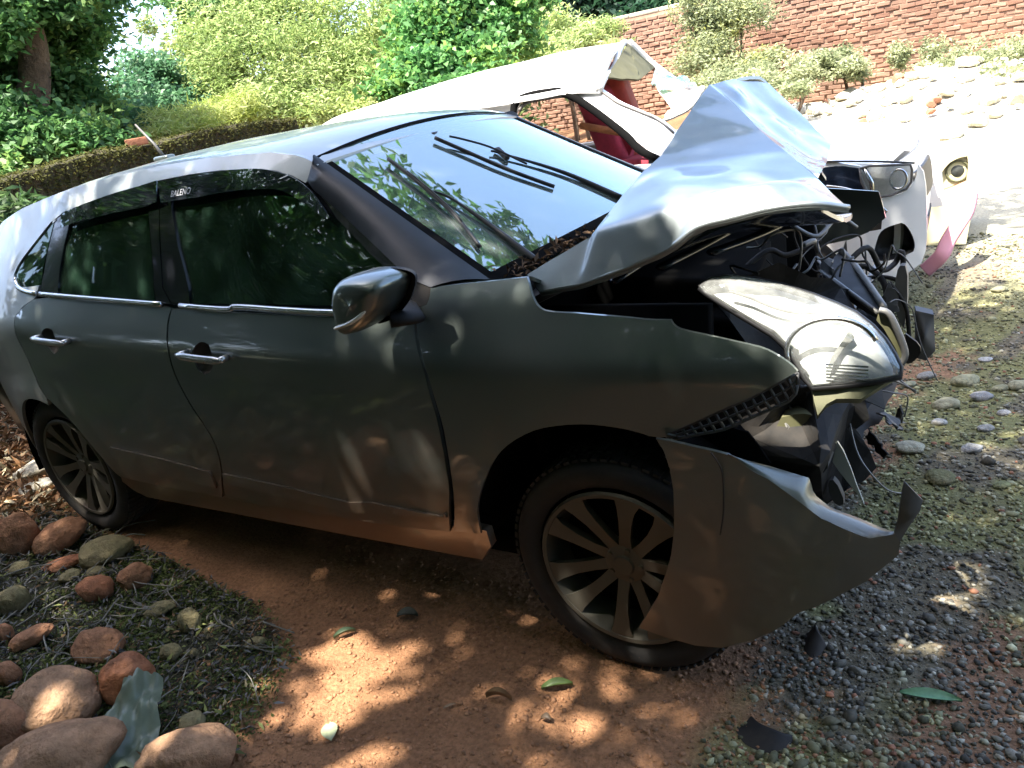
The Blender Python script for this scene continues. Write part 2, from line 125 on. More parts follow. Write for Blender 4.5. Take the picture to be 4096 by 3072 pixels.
 'mwall': [(-4.931, 0.34, 1.476), (-5.039, 0.58, 1.496), (-5.174, 1.177, 1.544), (-5.204, 1.513, 1.574), (-5.328, 2.047, 1.565), (-5.465, 2.535, 1.601), (-5.516, 3.108, 1.613), (-5.499, 3.868, 1.591)],
 'bwall': [(-5.944, 17.483, 0), (-4.412, 20.585, 0), (0.926, 19.667, 0)],
}
VEG = {
 'left_tree': [(-7.54, 2.48, 2.99, 0.87, 0.52), (-7.1, 2.81, 2.9, 0.45, 0.34), (-7.66, 2.26, 2.39, 0.69, 0.52), (-7.05, 2.52, 2.23, 0.38, 0.44), (-7.08, 1.64, 2.58, 0.58, 0.79), (-6.7, 2.7, 2.79, 0.15, 0.22), (-6.37, 2.47, 3.11, 0.63, 0.31), (-6.63, 2.05, 3.16, 0.78, 0.42), (-6.24, 2.12, 2.82, 0.3, 0.18), (-6.34, 1.75, 2.67, 0.22, 0.2), (-6.49, 1.49, 1.71, 0.54, 0.34), (-6.6, 1.26, 1.87, 0.49, 0.44), (-6.26, 1.89, 1.78, 0.34, 0.24), (-6.01, 1.92, 1.67, 0.29, 0.17), (-7.3, 2.3, 2.03, 0.61, 0.33), (-6.01, 1.09, 1.5, 0.27, 0.18)],
 'fern': [(-3.89, -0.03, 1.28, 0.19, 0.15), (-3.77, -0.24, 1.17, 0.18, 0.18), (-3.73, -0.17, 1.1, 0.12, 0.15)],
 'mid_bush': [(-8.1, 4.18, 2.19, 0.53, 0.39), (-7.85, 3.67, 1.95, 0.56, 0.28), (-7.94, 4.4, 1.98, 0.39, 0.3), (-7.41, 3.08, 1.76, 0.41, 0.23), (-8.17, 4.43, 2.37, 0.33, 0.2), (-8.05, 3.37, 2, 0.25, 0.28)],
 'grass_bank': [(-6.86, 3.51, 1.76, 0.34, 0.16), (-6.83, 3.87, 1.81, 0.41, 0.16), (-6.82, 4.2, 1.83, 0.3, 0.17), (-6.67, 3.1, 1.67, 0.22, 0.1), (-6.6, 3.51, 1.66, 0.39, 0.11)],
 'pale_shrub': [(-7.88, 5.27, 2.74, 0.69, 0.48), (-7.26, 5.21, 2.36, 0.72, 0.53), (-7.23, 5.96, 2.71, 0.76, 0.55), (-6.59, 5.6, 2.12, 0.71, 0.45), (-6.4, 6.3, 2.44, 0.74, 0.6), (-5.93, 5.65, 1.85, 0.56, 0.37), (-6.9, 4.71, 1.86, 0.62, 0.28), (-6.33, 5.02, 1.7, 0.55, 0.24), (-7.82, 4.88, 2.2, 0.4, 0.4), (-8.47, 5.34, 2.67, 0.29, 0.36), (-6.11, 6.91, 2.65, 0.41, 0.48), (-10, 5.82, 3.22, 0.16, 0.16), (-5.75, 5.01, 1.6, 0.41, 0.18), (-7.69, 6.2, 3.08, 0.87, 0.36), (-9.13, 5.32, 2.3, 0.22, 0.19)],
 'canopy_bush': [(-8.72, 5.83, 3.25, 0.68, 0.3), (-8.37, 6.22, 3.33, 0.68, 0.34), (-8.7, 6, 3.1, 0.3, 0.23), (-9.32, 5.88, 3.61, 0.24, 0.24)],
 'creeper': [(-5.02, 5.85, 2.31, 0.54, 0.54), (-4.49, 5.73, 1.98, 0.57, 0.4), (-4.8, 6.25, 2.46, 0.61, 0.37), (-4.35, 6.29, 2.18, 0.48, 0.48), (-4.75, 5.31, 1.8, 0.5, 0.25), (-4.31, 6.55, 2.52, 0.43, 0.31), (-4.94, 4.91, 1.67, 0.33, 0.19), (-4.42, 5.05, 1.63, 0.43, 0.16)],
 'dark_tree': [(-7.84, 17.95, 3.35, 1.71, 0.79), (-6.57, 17.39, 2.88, 1.13, 0.63), (-8.7, 17.56, 3.3, 1.18, 0.66), (-8.53, 15.41, 3.08, 0.72, 0.6), (-6.27, 18.55, 3.03, 1.05, 0.66), (-7.79, 17.98, 2.91, 1.31, 0.33)],
 'verge_shrub': [(-6.25, 10.96, 2.24, 0.54, 0.4), (-5.54, 10.76, 2.05, 0.52, 0.26), (-5.66, 9.58, 1.84, 0.56, 0.24), (-5.38, 11.39, 2.15, 0.45, 0.2), (-4.78, 10.34, 1.87, 0.33, 0.12)],
 'wall_shrub': [(-3.63, 12.05, 1.89, 0.54, 0.45), (-3.18, 12.18, 2.09, 0.54, 0.4), (-3.62, 11.64, 1.39, 0.52, 0.39), (-3.17, 11.36, 1.12, 0.59, 0.3), (-2.73, 11.68, 1.17, 0.34, 0.26), (-3.89, 11.97, 2.3, 0.36, 0.36), (-3.29, 10.48, 1.03, 0.48, 0.2)],
 'weed_a': [(-2.39, 11.15, 1.01, 0.45, 0.23), (-2.03, 11.43, 1, 0.42, 0.21), (-2.51, 10.5, 0.95, 0.47, 0.17), (-1.96, 10.43, 0.8, 0.31, 0.14)],
 'weed_b': [(-1.76, 11.89, 1.04, 0.39, 0.19), (-1.37, 11.55, 0.89, 0.33, 0.15), (-0.8, 12.23, 0.96, 0.14, 0.23)],
 'weed_c': [(-0.35, 12.28, 0.92, 0.23, 0.26), (0, 11.7, 0.73, 0.5, 0.23), (0.41, 11.72, 0.73, 0.58, 0.28), (0.8, 11.72, 0.72, 0.5, 0.28), (0.61, 10.72, 0.55, 0.54, 0.16)],
 'trunk': [(-6.82, 1.7, 1.71), (-6.75, 1.84, 1.93), (-6.67, 1.98, 2.26), (-6.63, 2.05, 2.52), (-6.62, 2.08, 2.75), (-6.57, 2.15, 3.07), (-6.48, 2.3, 3.49)],
 'heap': [(-1.83, 12.59, 0.3), (-3.01, 14.43, 0.4), (-0.48, 9.84, 0.4), (0.3, 10.57, 0.4), (0.83, 9.14, 0.4), (-0.73, 9.62, 0.1), (0.63, 8.38, 0.05), (0.9, 9.38, 0.1)],
 'sunpatch': [(-0.72, -1.15, 0), (-0.86, -1.02, 0), (-0.57, -1.06, 0), (-0.19, -1.01, 0), (-0.01, -0.97, 0), (0.05, -0.81, 0), (-0.63, -1.34, -0), (-0.74, -0.79, 0)],
}
# ---------------------------------------------------------------- the flank as a smooth surface
def pchip(xs, ys):
    xs = np.array(xs, float); ys = np.array(ys, float)
    h = np.diff(xs); d = np.diff(ys)/h
    m = np.zeros(len(xs)); m[0] = d[0]; m[-1] = d[-1]
    for i in range(1, len(xs)-1):
        if d[i-1]*d[i] > 0:
            w1 = 2*h[i]+h[i-1]; w2 = h[i]+2*h[i-1]
            m[i] = (w1+w2)/(w1/d[i-1]+w2/d[i])
    def f(x):
        x = min(max(x, xs[0]), xs[-1]); i = min(max(int(np.searchsorted(xs, x))-1, 0), len(xs)-2)
        t = (x-xs[i])/h[i]
        return float((2*t**3-3*t*t+1)*ys[i]+(t**3-2*t*t+t)*h[i]*m[i]+(3*t*t-2*t**3)*ys[i+1]+(t**3-t*t)*h[i]*m[i+1])
    return f
def sstep(a, b, x):
    t = min(max((x-a)/(b-a), 0.), 1.); return t*t*(3-2*t)
_prof = pchip([.0,.20,.27,.34,.42,.55,.70,.80,.86,.895,.93,.98,1.03,1.055,1.07,1.20,1.32,1.38,1.42,1.445,1.46],
              [.74,.785,.812,.832,.842,.853,.862,.866,.867,.862,.848,.824,.799,.786,.778,.716,.655,.618,.583,.55,.52])
_tap = pchip([-3.3,-3.15,-3.0,-2.8,-2.52,-2.0,-1.0,-.4,0,.25,.45,.6,.8],[.30,.19,.115,.06,.022,0,0,.004,.01,.022,.05,.09,.2])
_uptap = pchip([-3.3,-2.9,-2.5,-1.9,-1.2,-.93,-.35,0],[.10,.06,.02,0,0,.035,.10,.15])
_rise = pchip([-3.3,-2.5,-1.5,-.5,.2],[.085,.062,.022,0,-.01])
def side_y(x, z):
    "outer face of the body's flank that faces the camera side (negative y)"
    zz = z-_rise(x)*sstep(.45, 1., z)
    y = _prof(zz)-_tap(x)-_uptap(x)*sstep(1.02, 1.3, zz)
    for cx in (0., -2.52):
        r = np.hypot(x-cx, z-.305)
        y += .009*(1-sstep(.405, .425, r))
    return -y
_rz = pchip([-3.2,-3.0,-2.75,-2.5,-2.2,-1.8,-1.4,-1.1,-.93,-.6],[1.30,1.375,1.425,1.458,1.482,1.497,1.487,1.448,1.408,1.27])
def roof_z(x, y):
    a = abs(y); return _rz(x)-.05*(a/.55)**2-.03*(a/.58)**6

# ---------------------------------------------------------------- materials
MATS = {}
def mat(name, col=(.5,.5,.5), rough=.6, metal=0., spec=.5, coat=0., var=0., vscale=8., col2=None, bump=0., bscale=40., attr=False, transl=0., dust=0., dustcol=(.32,.27,.2), bdist=.01, vdetail=6, coord='Object', mud=0., specks=0.):  # mud: brown dirt low down, with the red ground's reflection painted in
    if name in MATS: return MATS[name]
    m = bpy.data.materials.new(name); MATS[name] = m; m.use_nodes = True
    n = m.node_tree.nodes; L = m.node_tree.links; p = n['Principled BSDF']
    p.inputs['Roughness'].default_value = rough; p.inputs['Metallic'].default_value = metal
    p.inputs['Specular IOR Level'].default_value = spec; p.inputs['Coat Weight'].default_value = coat; p.inputs['Coat Roughness'].default_value = .04
    if coord == 'World':
        class _T: pass
        ge = n.new('ShaderNodeNewGeometry'); tc = _T(); tc.outputs = {'World': ge.outputs['Position']}
    else: tc = n.new('ShaderNodeTexCoord')
    c4 = lambda c: (c[0], c[1], c[2], 1)
    out = None
    if attr:
        a = n.new('ShaderNodeAttribute'); a.attribute_name = 'col'; out = a.outputs['Color']
    else:
        rgb = n.new('ShaderNodeRGB'); rgb.outputs[0].default_value = c4(col); out = rgb.outputs[0]
    if var > 0 or col2 is not None:
        nz = n.new('ShaderNodeTexNoise'); nz.inputs['Scale'].default_value = vscale; nz.inputs['Detail'].default_value = vdetail; nz.inputs['Roughness'].default_value = .65
        L.new(tc.outputs[coord], nz.inputs['Vector'])
        rp = n.new('ShaderNodeMapRange'); rp.inputs[1].default_value = .35; rp.inputs[2].default_value = .68; L.new(nz.outputs['Fac'], rp.inputs[0])
        mx = n.new('ShaderNodeMix'); mx.data_type = 'RGBA'
        L.new(rp.outputs[0], mx.inputs[0]); L.new(out, mx.inputs[6])
        if col2 is not None: mx.inputs[7].default_value = c4(col2)
        else:
            hs = n.new('ShaderNodeHueSaturation'); hs.inputs['Value'].default_value = 1-var; L.new(out, hs.inputs['Color']); L.new(hs.outputs[0], mx.inputs[7])
        out = mx.outputs[2]
    if dust > 0:
        nz = n.new('ShaderNodeTexNoise'); nz.inputs['Scale'].default_value = 3.1; nz.inputs['Detail'].default_value = 9; nz.inputs['Roughness'].default_value = .72
        L.new(tc.outputs[coord], nz.inputs['Vector'])
        rp = n.new('ShaderNodeMapRange'); rp.inputs[1].default_value = .42; rp.inputs[2].default_value = .8; rp.inputs[4].default_value = dust; L.new(nz.outputs['Fac'], rp.inputs[0])
        n2 = n.new('ShaderNodeTexNoise'); n2.inputs['Scale'].default_value = 160; n2.inputs['Detail'].default_value = 3; L.new(tc.outputs[coord], n2.inputs['Vector'])
        r2 = n.new('ShaderNodeMapRange'); r2.inputs[1].default_value = .70; r2.inputs[2].default_value = .76; r2.inputs[4].default_value = dust*.9; L.new(n2.outputs['Fac'], r2.inputs[0])
        ad = n.new('ShaderNodeMath'); ad.operation = 'MAXIMUM'; L.new(rp.outputs[0], ad.inputs[0]); L.new(r2.outputs[0], ad.inputs[1])
        mx = n.new('ShaderNodeMix'); mx.data_type = 'RGBA'; L.new(ad.outputs[0], mx.inputs[0]); L.new(out, mx.inputs[6]); mx.inputs[7].default_value = c4(dustcol); out = mx.outputs[2]
        mr = n.new('ShaderNodeMapRange'); mr.inputs[3].default_value = rough; mr.inputs[4].default_value = min(1, rough+.45); L.new(ad.outputs[0], mr.inputs[0]); L.new(mr.outputs[0], p.inputs['Roughness'])
        if metal > 0:
            mm = n.new('ShaderNodeMapRange'); mm.inputs[3].default_value = metal; mm.inputs[4].default_value = 0; L.new(ad.outputs[0], mm.inputs[0]); L.new(mm.outputs[0], p.inputs['Metallic'])
    if specks > 0:   # dead leaves' crumbs and droppings stuck to the paint
        vo = n.new('ShaderNodeTexVoronoi'); vo.inputs['Scale'].default_value = 9.; L.new(tc.outputs[coord], vo.inputs['Vector'])
        lt = n.new('ShaderNodeMath'); lt.operation = 'LESS_THAN'; L.new(vo.outputs['Distance'], lt.inputs[0])
        sr = n.new('ShaderNodeMapRange'); sr.inputs[1].default_value = .35; sr.inputs[2].default_value = 1.; sr.inputs[4].default_value = specks; L.new(vo.outputs['Color'], sr.inputs[0]); L.new(sr.outputs[0], lt.inputs[1])
        mx = n.new('ShaderNodeMix'); mx.data_type = 'RGBA'; L.new(lt.outputs[0], mx.inputs[0]); L.new(out, mx.inputs[6]); mx.inputs[7].default_value = (.05,.04,.03,1); out = mx.outputs[2]
    if mud > 0:  # brown dirt low down; also paints in the reflection of the red ground
        sx = n.new('ShaderNodeSeparateXYZ'); L.new(tc.outputs[coord], sx.inputs[0])
        hz = n.new('ShaderNodeMapRange'); hz.inputs[1].default_value = .26; hz.inputs[2].default_value = .78; hz.inputs[3].default_value = 1.; hz.inputs[4].default_value = 0.; L.new(sx.outputs[2], hz.inputs[0])
        nz = n.new('ShaderNodeTexNoise'); nz.inputs['Scale'].default_value = 6.; nz.inputs['Detail'].default_value = 10; nz.inputs['Roughness'].default_value = .75; L.new(tc.outputs[coord], nz.inputs['Vector'])
        ad = n.new('ShaderNodeMath'); ad.operation = 'MULTIPLY_ADD'; L.new(hz.outputs[0], ad.inputs[0]); ad.inputs[1].default_value = .9; L.new(nz.outputs['Fac'], ad.inputs[2])
        rm = n.new('ShaderNodeMapRange'); rm.inputs[1].default_value = .62; rm.inputs[2].default_value = 1.35; rm.inputs[4].default_value = mud; L.new(ad.outputs[0], rm.inputs[0])
        mx = n.new('ShaderNodeMix'); mx.data_type = 'RGBA'; L.new(rm.outputs[0], mx.inputs[0]); L.new(out, mx.inputs[6]); mx.inputs[7].default_value = c4((.22,.105,.05)); out = mx.outputs[2]
        for nm in ('Metallic', 'Coat Weight'):
            mm = n.new('ShaderNodeMath'); mm.operation = 'MULTIPLY'; iv = n.new('ShaderNodeMath'); iv.operation = 'SUBTRACT'; iv.inputs[0].default_value = 1.; L.new(rm.outputs[0], iv.inputs[1]); L.new(iv.outputs[0], mm.inputs[0])
            if p.inputs[nm].is_linked: L.new(p.inputs[nm].links[0].from_socket, mm.inputs[1])
            else: mm.inputs[1].default_value = p.inputs[nm].default_value
            L.new(mm.outputs[0], p.inputs[nm])
    L.new(out, p.inputs['Base Color'])
    if bump > 0:
        nz = n.new('ShaderNodeTexNoise'); nz.inputs['Scale'].default_value = bscale; nz.inputs['Detail'].default_value = 8; nz.inputs['Roughness'].default_value = .6
        L.new(tc.outputs[coord], nz.inputs['Vector'])
        b = n.new('ShaderNodeBump'); b.inputs['Strength'].default_value = bump; b.inputs['Distance'].default_value = bdist; L.new(nz.outputs['Fac'], b.inputs['Height']); L.new(b.outputs[0], p.inputs['Normal'])
    if transl > 0:
        t = n.new('ShaderNodeBsdfTranslucent'); L.new(out, t.inputs['Color']); ms = n.new('ShaderNodeMixShader'); ms.inputs[0].default_value = transl
        L.new(p.outputs[0], ms.inputs[1]); L.new(t.outputs[0], ms.inputs[2]); L.new(ms.outputs[0], n['Material Output'].inputs[0])
    return m
def glass_mat(name, tint, ior=1.5, refl=.08, rough=.02, dustf=.12, dustcol=(.35,.36,.32)):
    m = bpy.data.materials.new(name); MATS[name] = m; m.use_nodes = True
    n = m.node_tree.nodes; L = m.node_tree.links; n.clear()
    o = n.new('ShaderNodeOutputMaterial'); t = n.new('ShaderNodeBsdfTransparent'); t.inputs[0].default_value = (*tint, 1)
    g = n.new('ShaderNodeBsdfGlossy'); g.inputs['Roughness'].default_value = rough; g.inputs[0].default_value = (.88, 1, .97, 1)
    lw = n.new('ShaderNodeFresnel'); lw.inputs[0].default_value = ior
    mr = n.new('ShaderNodeMapRange'); mr.inputs[1].default_value = 0.; mr.inputs[2].default_value = 1.; mr.inputs[3].default_value = refl; mr.inputs[4].default_value = 1.; L.new(lw.outputs[0], mr.inputs[0])
    a = n.new('ShaderNodeMixShader'); L.new(mr.outputs[0], a.inputs[0]); L.new(t.outputs[0], a.inputs[1]); L.new(g.outputs[0], a.inputs[2])
    df = n.new('ShaderNodeBsdfDiffuse'); df.inputs[0].default_value = (*dustcol, 1)
    tc = n.new('ShaderNodeTexCoord'); nz = n.new('ShaderNodeTexNoise'); nz.inputs['Scale'].default_value = 5; nz.inputs['Detail'].default_value = 10; nz.inputs['Roughness'].default_value = .75; L.new(tc.outputs['Object'], nz.inputs['Vector'])
    r2 = n.new('ShaderNodeMapRange'); r2.inputs[1].default_value = .4; r2.inputs[2].default_value = .8; r2.inputs[3].default_value = dustf*.25; r2.inputs[4].default_value = dustf*2; L.new(nz.outputs['Fac'], r2.inputs[0])
    b = n.new('ShaderNodeMixShader'); L.new(r2.outputs[0], b.inputs[0]); L.new(a.outputs[0], b.inputs[1]); L.new(df.outputs[0], b.inputs[2]); L.new(b.outputs[0], o.inputs[0])
    return m

# ---------------------------------------------------------------- mesh helpers
ORG = {}
def thing(name, label, cat, loc=(0,0,0), group=None, kind=None):
    o = bpy.data.objects.new(name, None); COL.objects.link(o); o.location = loc; o.empty_display_size = .1
    tag(o, label, cat, group, kind); ORG[o.name] = Vector(loc); return o
def tag(o, label=None, cat=None, group=None, kind=None):
    if label: o['label'] = label
    if cat: o['category'] = cat
    if group: o['group'] = group
    if kind: o['kind'] = kind
    return o
def node(name, parent):
    o = bpy.data.objects.new(name, None); COL.objects.link(o); o.parent = parent; o.empty_display_size = .05
    ORG[o.name] = ORG[parent.name]; return o
def mk(name, V, F, m, parent=None, smooth=True, base=None, cols=None, sharp=None):
    """one mesh object from world-space vertices; origin = the parent thing's origin, or base"""
    V = np.array(V, float).reshape(-1, 3)
    org = ORG[parent.name] if parent is not None else Vector(base if base is not None else (0,0,0))
    V = V-np.array(org)
    me = bpy.data.meshes.new(name)
    if isinstance(F, np.ndarray):
        k = F.shape[1]; me.vertices.add(len(V)); me.vertices.foreach_set('co', V.ravel().astype(np.float32))
        me.loops.add(F.size); me.loops.foreach_set('vertex_index', F.ravel().astype(np.int32))
        me.polygons.add(len(F)); me.polygons.foreach_set('loop_start', (np.arange(len(F))*k).astype(np.int32)); me.update(calc_edges=True)
    else:
        me.from_pydata(V.tolist(), [], [list(f) for f in F])
    if smooth: me.polygons.foreach_set('use_smooth', np.ones(len(me.polygons), bool))
    if smooth and sharp: 
        try: me.set_sharp_from_angle(angle=R(sharp))
        except Exception: pass
    if cols is not None:
        a = me.color_attributes.new('col', 'FLOAT_COLOR', 'POINT'); c = np.ones((len(V), 4), np.float32); c[:, :3] = cols; a.data.foreach_set('color', c.ravel())
    me.materials.append(m if not isinstance(m, str) else MATS[m])
    o = bpy.data.objects.new(name, me); COL.objects.link(o); ORG[o.name] = org
    if parent is not None: o.parent = parent
    else: o.location = org
    return o
def join(*parts):
    V = []; F = []
    for v, f in parts:
        b = len(V); V += [tuple(x) for x in v]; F += [[i+b for i in q] for q in f]
    return V, F
def smooth_poly(P, sharp=38, it=1):
    P = [tuple(p) for p in P]
    for _ in range(it):
        Q = []; n = len(P)
        for i in range(n):
            a, b, c = np.array(P[i-1]), np.array(P[i]), np.array(P[(i+1) % n])
            u, v = b-a, c-b; lu, lv = np.linalg.norm(u), np.linalg.norm(v)
            if lu < 1e-6 or lv < 1e-6: continue
            ang = math.degrees(math.acos(max(-1, min(1, float(u@v)/lu/lv))))
            if ang > sharp or ang < 2: Q.append(tuple(b))
            else: Q += [tuple(b-u*.25), tuple(b+v*.25)]
        P = Q
    return P
def dens(P, res):
    out = []
    for i in range(len(P)):
        a, b = np.array(P[i]), np.array(P[(i+1) % len(P)]); n = max(1, int(np.linalg.norm(b-a)/res+.5))
        out += [tuple(a+(b-a)*k/n) for k in range(n)]
    return out
def inside(p, P):
    x, y = p; c = False; j = len(P)-1
    for i in range(len(P)):
        if (P[i][1] > y) != (P[j][1] > y) and x < (P[j][0]-P[i][0])*(y-P[i][1])/(P[j][1]-P[i][1])+P[i][0]: c = not c
        j = i
    return c
def cdt(poly, holes=(), res=.04):
    loops = [dens(poly, res)]+[dens(h, res*.6) for h in holes]
    pts = []; edges = []
    for lp in loops:
        b = len(pts); pts += lp; edges += [(b+i, b+(i+1) % len(lp)) for i in range(len(lp))]
    A = np.array(pts); lo, hi = A.min(0), A.max(0)
    k = 0; y = lo[1]+res*.5
    while y < hi[1]:
        x = lo[0]+(res*.5 if k % 2 else 0)
        while x < hi[0]:
            if inside((x, y), loops[0]) and not any(inside((x, y), h) for h in loops[1:]) and ((A-(x, y))**2).sum(1).min() > (res*.55)**2: pts.append((x, y))
            x += res
        y += res*.87; k += 1
    v, e, f, _, _, _ = delaunay_2d_cdt([Vector(p) for p in pts], edges, [], 1, 1e-5)
    v = [tuple(p) for p in v]; f = [list(q) for q in f]
    for h in loops[1:]: f = [q for q in f if not inside(np.mean([v[i] for i in q], 0), h)]
    return v, f
def shell(V3, F, inward, thick):
    """front sheet + back sheet + rim; rim has its own vertices so its edge stays crisp"""
    V3 = [np.array(v) for v in V3]; inn = np.array(inward, float)
    n = np.zeros(3)
    for f in F: n += np.cross(V3[f[1]]-V3[f[0]], V3[f[2]]-V3[f[0]])
    if n@inn > 0: F = [f[::-1] for f in F]
    cnt = {}
    for f in F:
        for i in range(len(f)):
            a, b = f[i], f[(i+1) % len(f)]; cnt[(a, b)] = 1
    rim = [(a, b) for (a, b) in cnt if (b, a) not in cnt]
    N = len(V3); V = list(V3)+[v+inn*thick for v in V3]; FF = list(F)+[[i+N for i in f[::-1]] for f in F]
    mp = {}
    def ad(i, back):
        k = (i, back)
        if k not in mp: mp[k] = len(V); V.append(V3[i]+(inn*thick if back else 0))
        return mp[k]
    for a, b in rim: FF.append([ad(b, 0), ad(a, 0), ad(a, 1), ad(b, 1)])
    return V, FF
def patch(name, poly, lift, m, parent, holes=(), res=.04, thick=.012, inward=(0,1,0), smooth=True, sm=True):
    P = smooth_poly(poly) if sm else poly
    v, f = cdt(P, holes, res)
    V3 = [lift(*p) for p in v]
    V, F = shell(V3, f, inward, thick)
    return mk(name, V, F, m, parent, smooth)
def rbf(P, h, lam=1e-5):
    P = np.array(P); n = len(P); d = np.linalg.norm(P[:, None]-P[None], axis=2)
    K = np.where(d > 0, d*d*np.log(d+1e-12), 0)+lam*np.eye(n); A = np.zeros((n+3, n+3)); A[:n, :n] = K; A[:n, n] = 1; A[:n, n+1:] = P; A[n:, :n] = A[:n, n:].T
    s = np.linalg.solve(A, np.concatenate([h, np.zeros(3)]))
    def f(q):
        q = np.array(q); d = np.linalg.norm(P-q, axis=1); k = np.where(d > 0, d*d*np.log(d+1e-12), 0)
        return float(k@s[:n]+s[n]+q@s[n+1:])
    return f
def sheet3(outline, inner=(), res=.025, rough=0., face=(0,-1,0), thick=.004, sm=False, lam=1e-5, bulge=0.):
    O = np.array(outline, float); I = np.array(inner, float).reshape(-1, 3); A = np.vstack([O, I]); c = A.mean(0)
    U, S, Vt = np.linalg.svd(A-c); nrm = Vt[2]
    if nrm@np.array(face) < 0: nrm = -nrm
    e1, e2 = Vt[0], np.cross(nrm, Vt[0])
    P2 = np.stack([(A-c)@e1, (A-c)@e2], 1); h = (A-c)@nrm
    f = rbf(P2, h, lam); poly = [tuple(p) for p in P2[:len(O)]]
    v, F = cdt(smooth_poly(poly) if sm else poly, (), res)
    B = np.array(dens(poly, res))
    V3 = []
    for p in v:
        z = f(p)
        if rough: z += rough*noise.noise(Vector((p[0]*9, p[1]*9, 3.1)))+rough*.5*noise.noise(Vector((p[0]*23, p[1]*23, 7.7)))
        if bulge: z += bulge*min(1, math.sqrt(((B-p)**2).sum(1).min())/.08)**.6
        V3.append(c+e1*p[0]+e2*p[1]+nrm*z)
    return shell(V3, F, -nrm, thick)
def facets(outline, inner=(), face=(0,-1,0), thick=.012, sub=3, soft=2, rough=.0):
    """bent sheet metal: flat facets between the given points, lightly softened, with crisp folds"""
    O = np.array(outline, float); I = np.array(inner, float).reshape(-1, 3); A = np.vstack([O, I]); c = A.mean(0)
    U, S, Vt = np.linalg.svd(A-c); nrm = Vt[2]
    if nrm@np.array(face) < 0: nrm = -nrm
    e1, e2 = Vt[0], np.cross(nrm, Vt[0]); P2 = np.stack([(A-c)@e1, (A-c)@e2], 1); n = len(O)
    v, e, F, ov, _, _ = delaunay_2d_cdt([Vector(p) for p in P2], [(i, (i+1) % n) for i in range(n)], [], 1, 1e-6)
    V = [A[ov[i][0]] if ov[i] else c+e1*v[i][0]+e2*v[i][1] for i in range(len(v))]
    bm = bmesh.new(); bv = [bm.verts.new(tuple(p)) for p in V]
    for f in F: bm.faces.new([bv[i] for i in f])
    for _ in range(sub): bmesh.ops.subdivide_edges(bm, edges=bm.edges[:], cuts=1, use_grid_fill=True)
    bmesh.ops.triangulate(bm, faces=bm.faces[:])
    for _ in range(soft): bmesh.ops.smooth_vert(bm, verts=[q for q in bm.verts if not q.is_boundary], factor=.5, use_axis_x=True, use_axis_y=True, use_axis_z=True)
    if rough:
        for q in bm.verts: q.co += Vector(nrm)*rough*noise.noise(q.co*9)
    bm.verts.index_update(); V = [np.array(q.co) for q in bm.verts]; F = [[q.index for q in f.verts] for f in bm.faces]; bm.free()
    return shell(V, F, -nrm, thick)
def catmull(P, n=6):
    P = [np.array(p, float) for p in P]; out = []
    for i in range(len(P)-1):
        p0 = P[max(i-1, 0)]; p1 = P[i]; p2 = P[i+1]; p3 = P[min(i+2, len(P)-1)]
        for k in range(n):
            t = k/n; out.append(.5*((2*p1)+(-p0+p2)*t+(2*p0-5*p1+4*p2-p3)*t*t+(-p0+3*p1-3*p2+p3)*t**3))
    return out+[P[-1]]
def tube(P, r, k=8, cap=True, flat=1., up=(0,0,1)):
    P = [np.array(p, float) for p in P]; n = len(P); rr = r if hasattr(r, '__len__') else [r]*n
    V = []; F = []
    prev = None
    for i in range(n):
        t = P[min(i+1, n-1)]-P[max(i-1, 0)]; t = t/(np.linalg.norm(t)+1e-9)
        u = np.array(up, float) if prev is None else prev
        u = u-t*(u@t)
        if np.linalg.norm(u) < 1e-3: u = np.array((1., .2, .1)); u = u-t*(u@t)
        u /= np.linalg.norm(u); prev = u; w_ = np.cross(t, u)
        for a in range(k):
            an = 2*math.pi*a/k; V.append(P[i]+(w_*math.cos(an)+u*math.sin(an)*flat)*rr[i])
    for i in range(n-1):
        for a in range(k): F.append([i*k+a, i*k+(a+1) % k, (i+1)*k+(a+1) % k, (i+1)*k+a])
    if cap: F.append(list(range(k))[::-1]); F.append([(n-1)*k+a for a in range(k)])
    return V, F
def box(c, s, rz=0., ry=0., rx=0., bev=.0, seg=3):
    bm = bmesh.new(); bmesh.ops.create_cube(bm, size=1.)
    for v in bm.verts: v.co = Vector((v.co.x*s[0], v.co.y*s[1], v.co.z*s[2]))
    if bev > 0: bmesh.ops.bevel(bm, geom=bm.edges[:], offset=bev, segments=seg, profile=.6, affect='EDGES')
    M = Matrix.Translation(Vector(c)) @ Matrix.Rotation(rz, 4, 'Z') @ Matrix.Rotation(ry, 4, 'Y') @ Matrix.Rotation(rx, 4, 'X')
    V = [tuple(M @ v.co) for v in bm.verts]; F = [[v.index for v in f.verts] for f in bm.faces]; bm.free(); return V, F
def lathe(prof, c, n=48, axis='y'):
    """prof: (radius, offset along the axis)"""
    V = []; F = []; k = len(prof)
    for i in range(n):
        a = 2*math.pi*i/n
        for r, o in prof: V.append((c[0]+r*math.cos(a), c[1]+o, c[2]+r*math.sin(a)))
    for i in range(n):
        for j in range(k-1): F.append([i*k+j, i*k+j+1, ((i+1) % n)*k+j+1, ((i+1) % n)*k+j])
    return V, F
def ruled(A, B, n=4, bul=None):
    V = []; F = []; m_ = len(A)
    for j in range(n+1):
        t = j/n
        for i in range(m_):
            p = np.array(A[i])*(1-t)+np.array(B[i])*t
            if bul is not None: p = p+np.array(bul)*4*t*(1-t)
            V.append(p)
    for j in range(n):
        for i in range(m_-1): F.append([j*m_+i, j*m_+i+1, (j+1)*m_+i+1, (j+1)*m_+i])
    return V, F
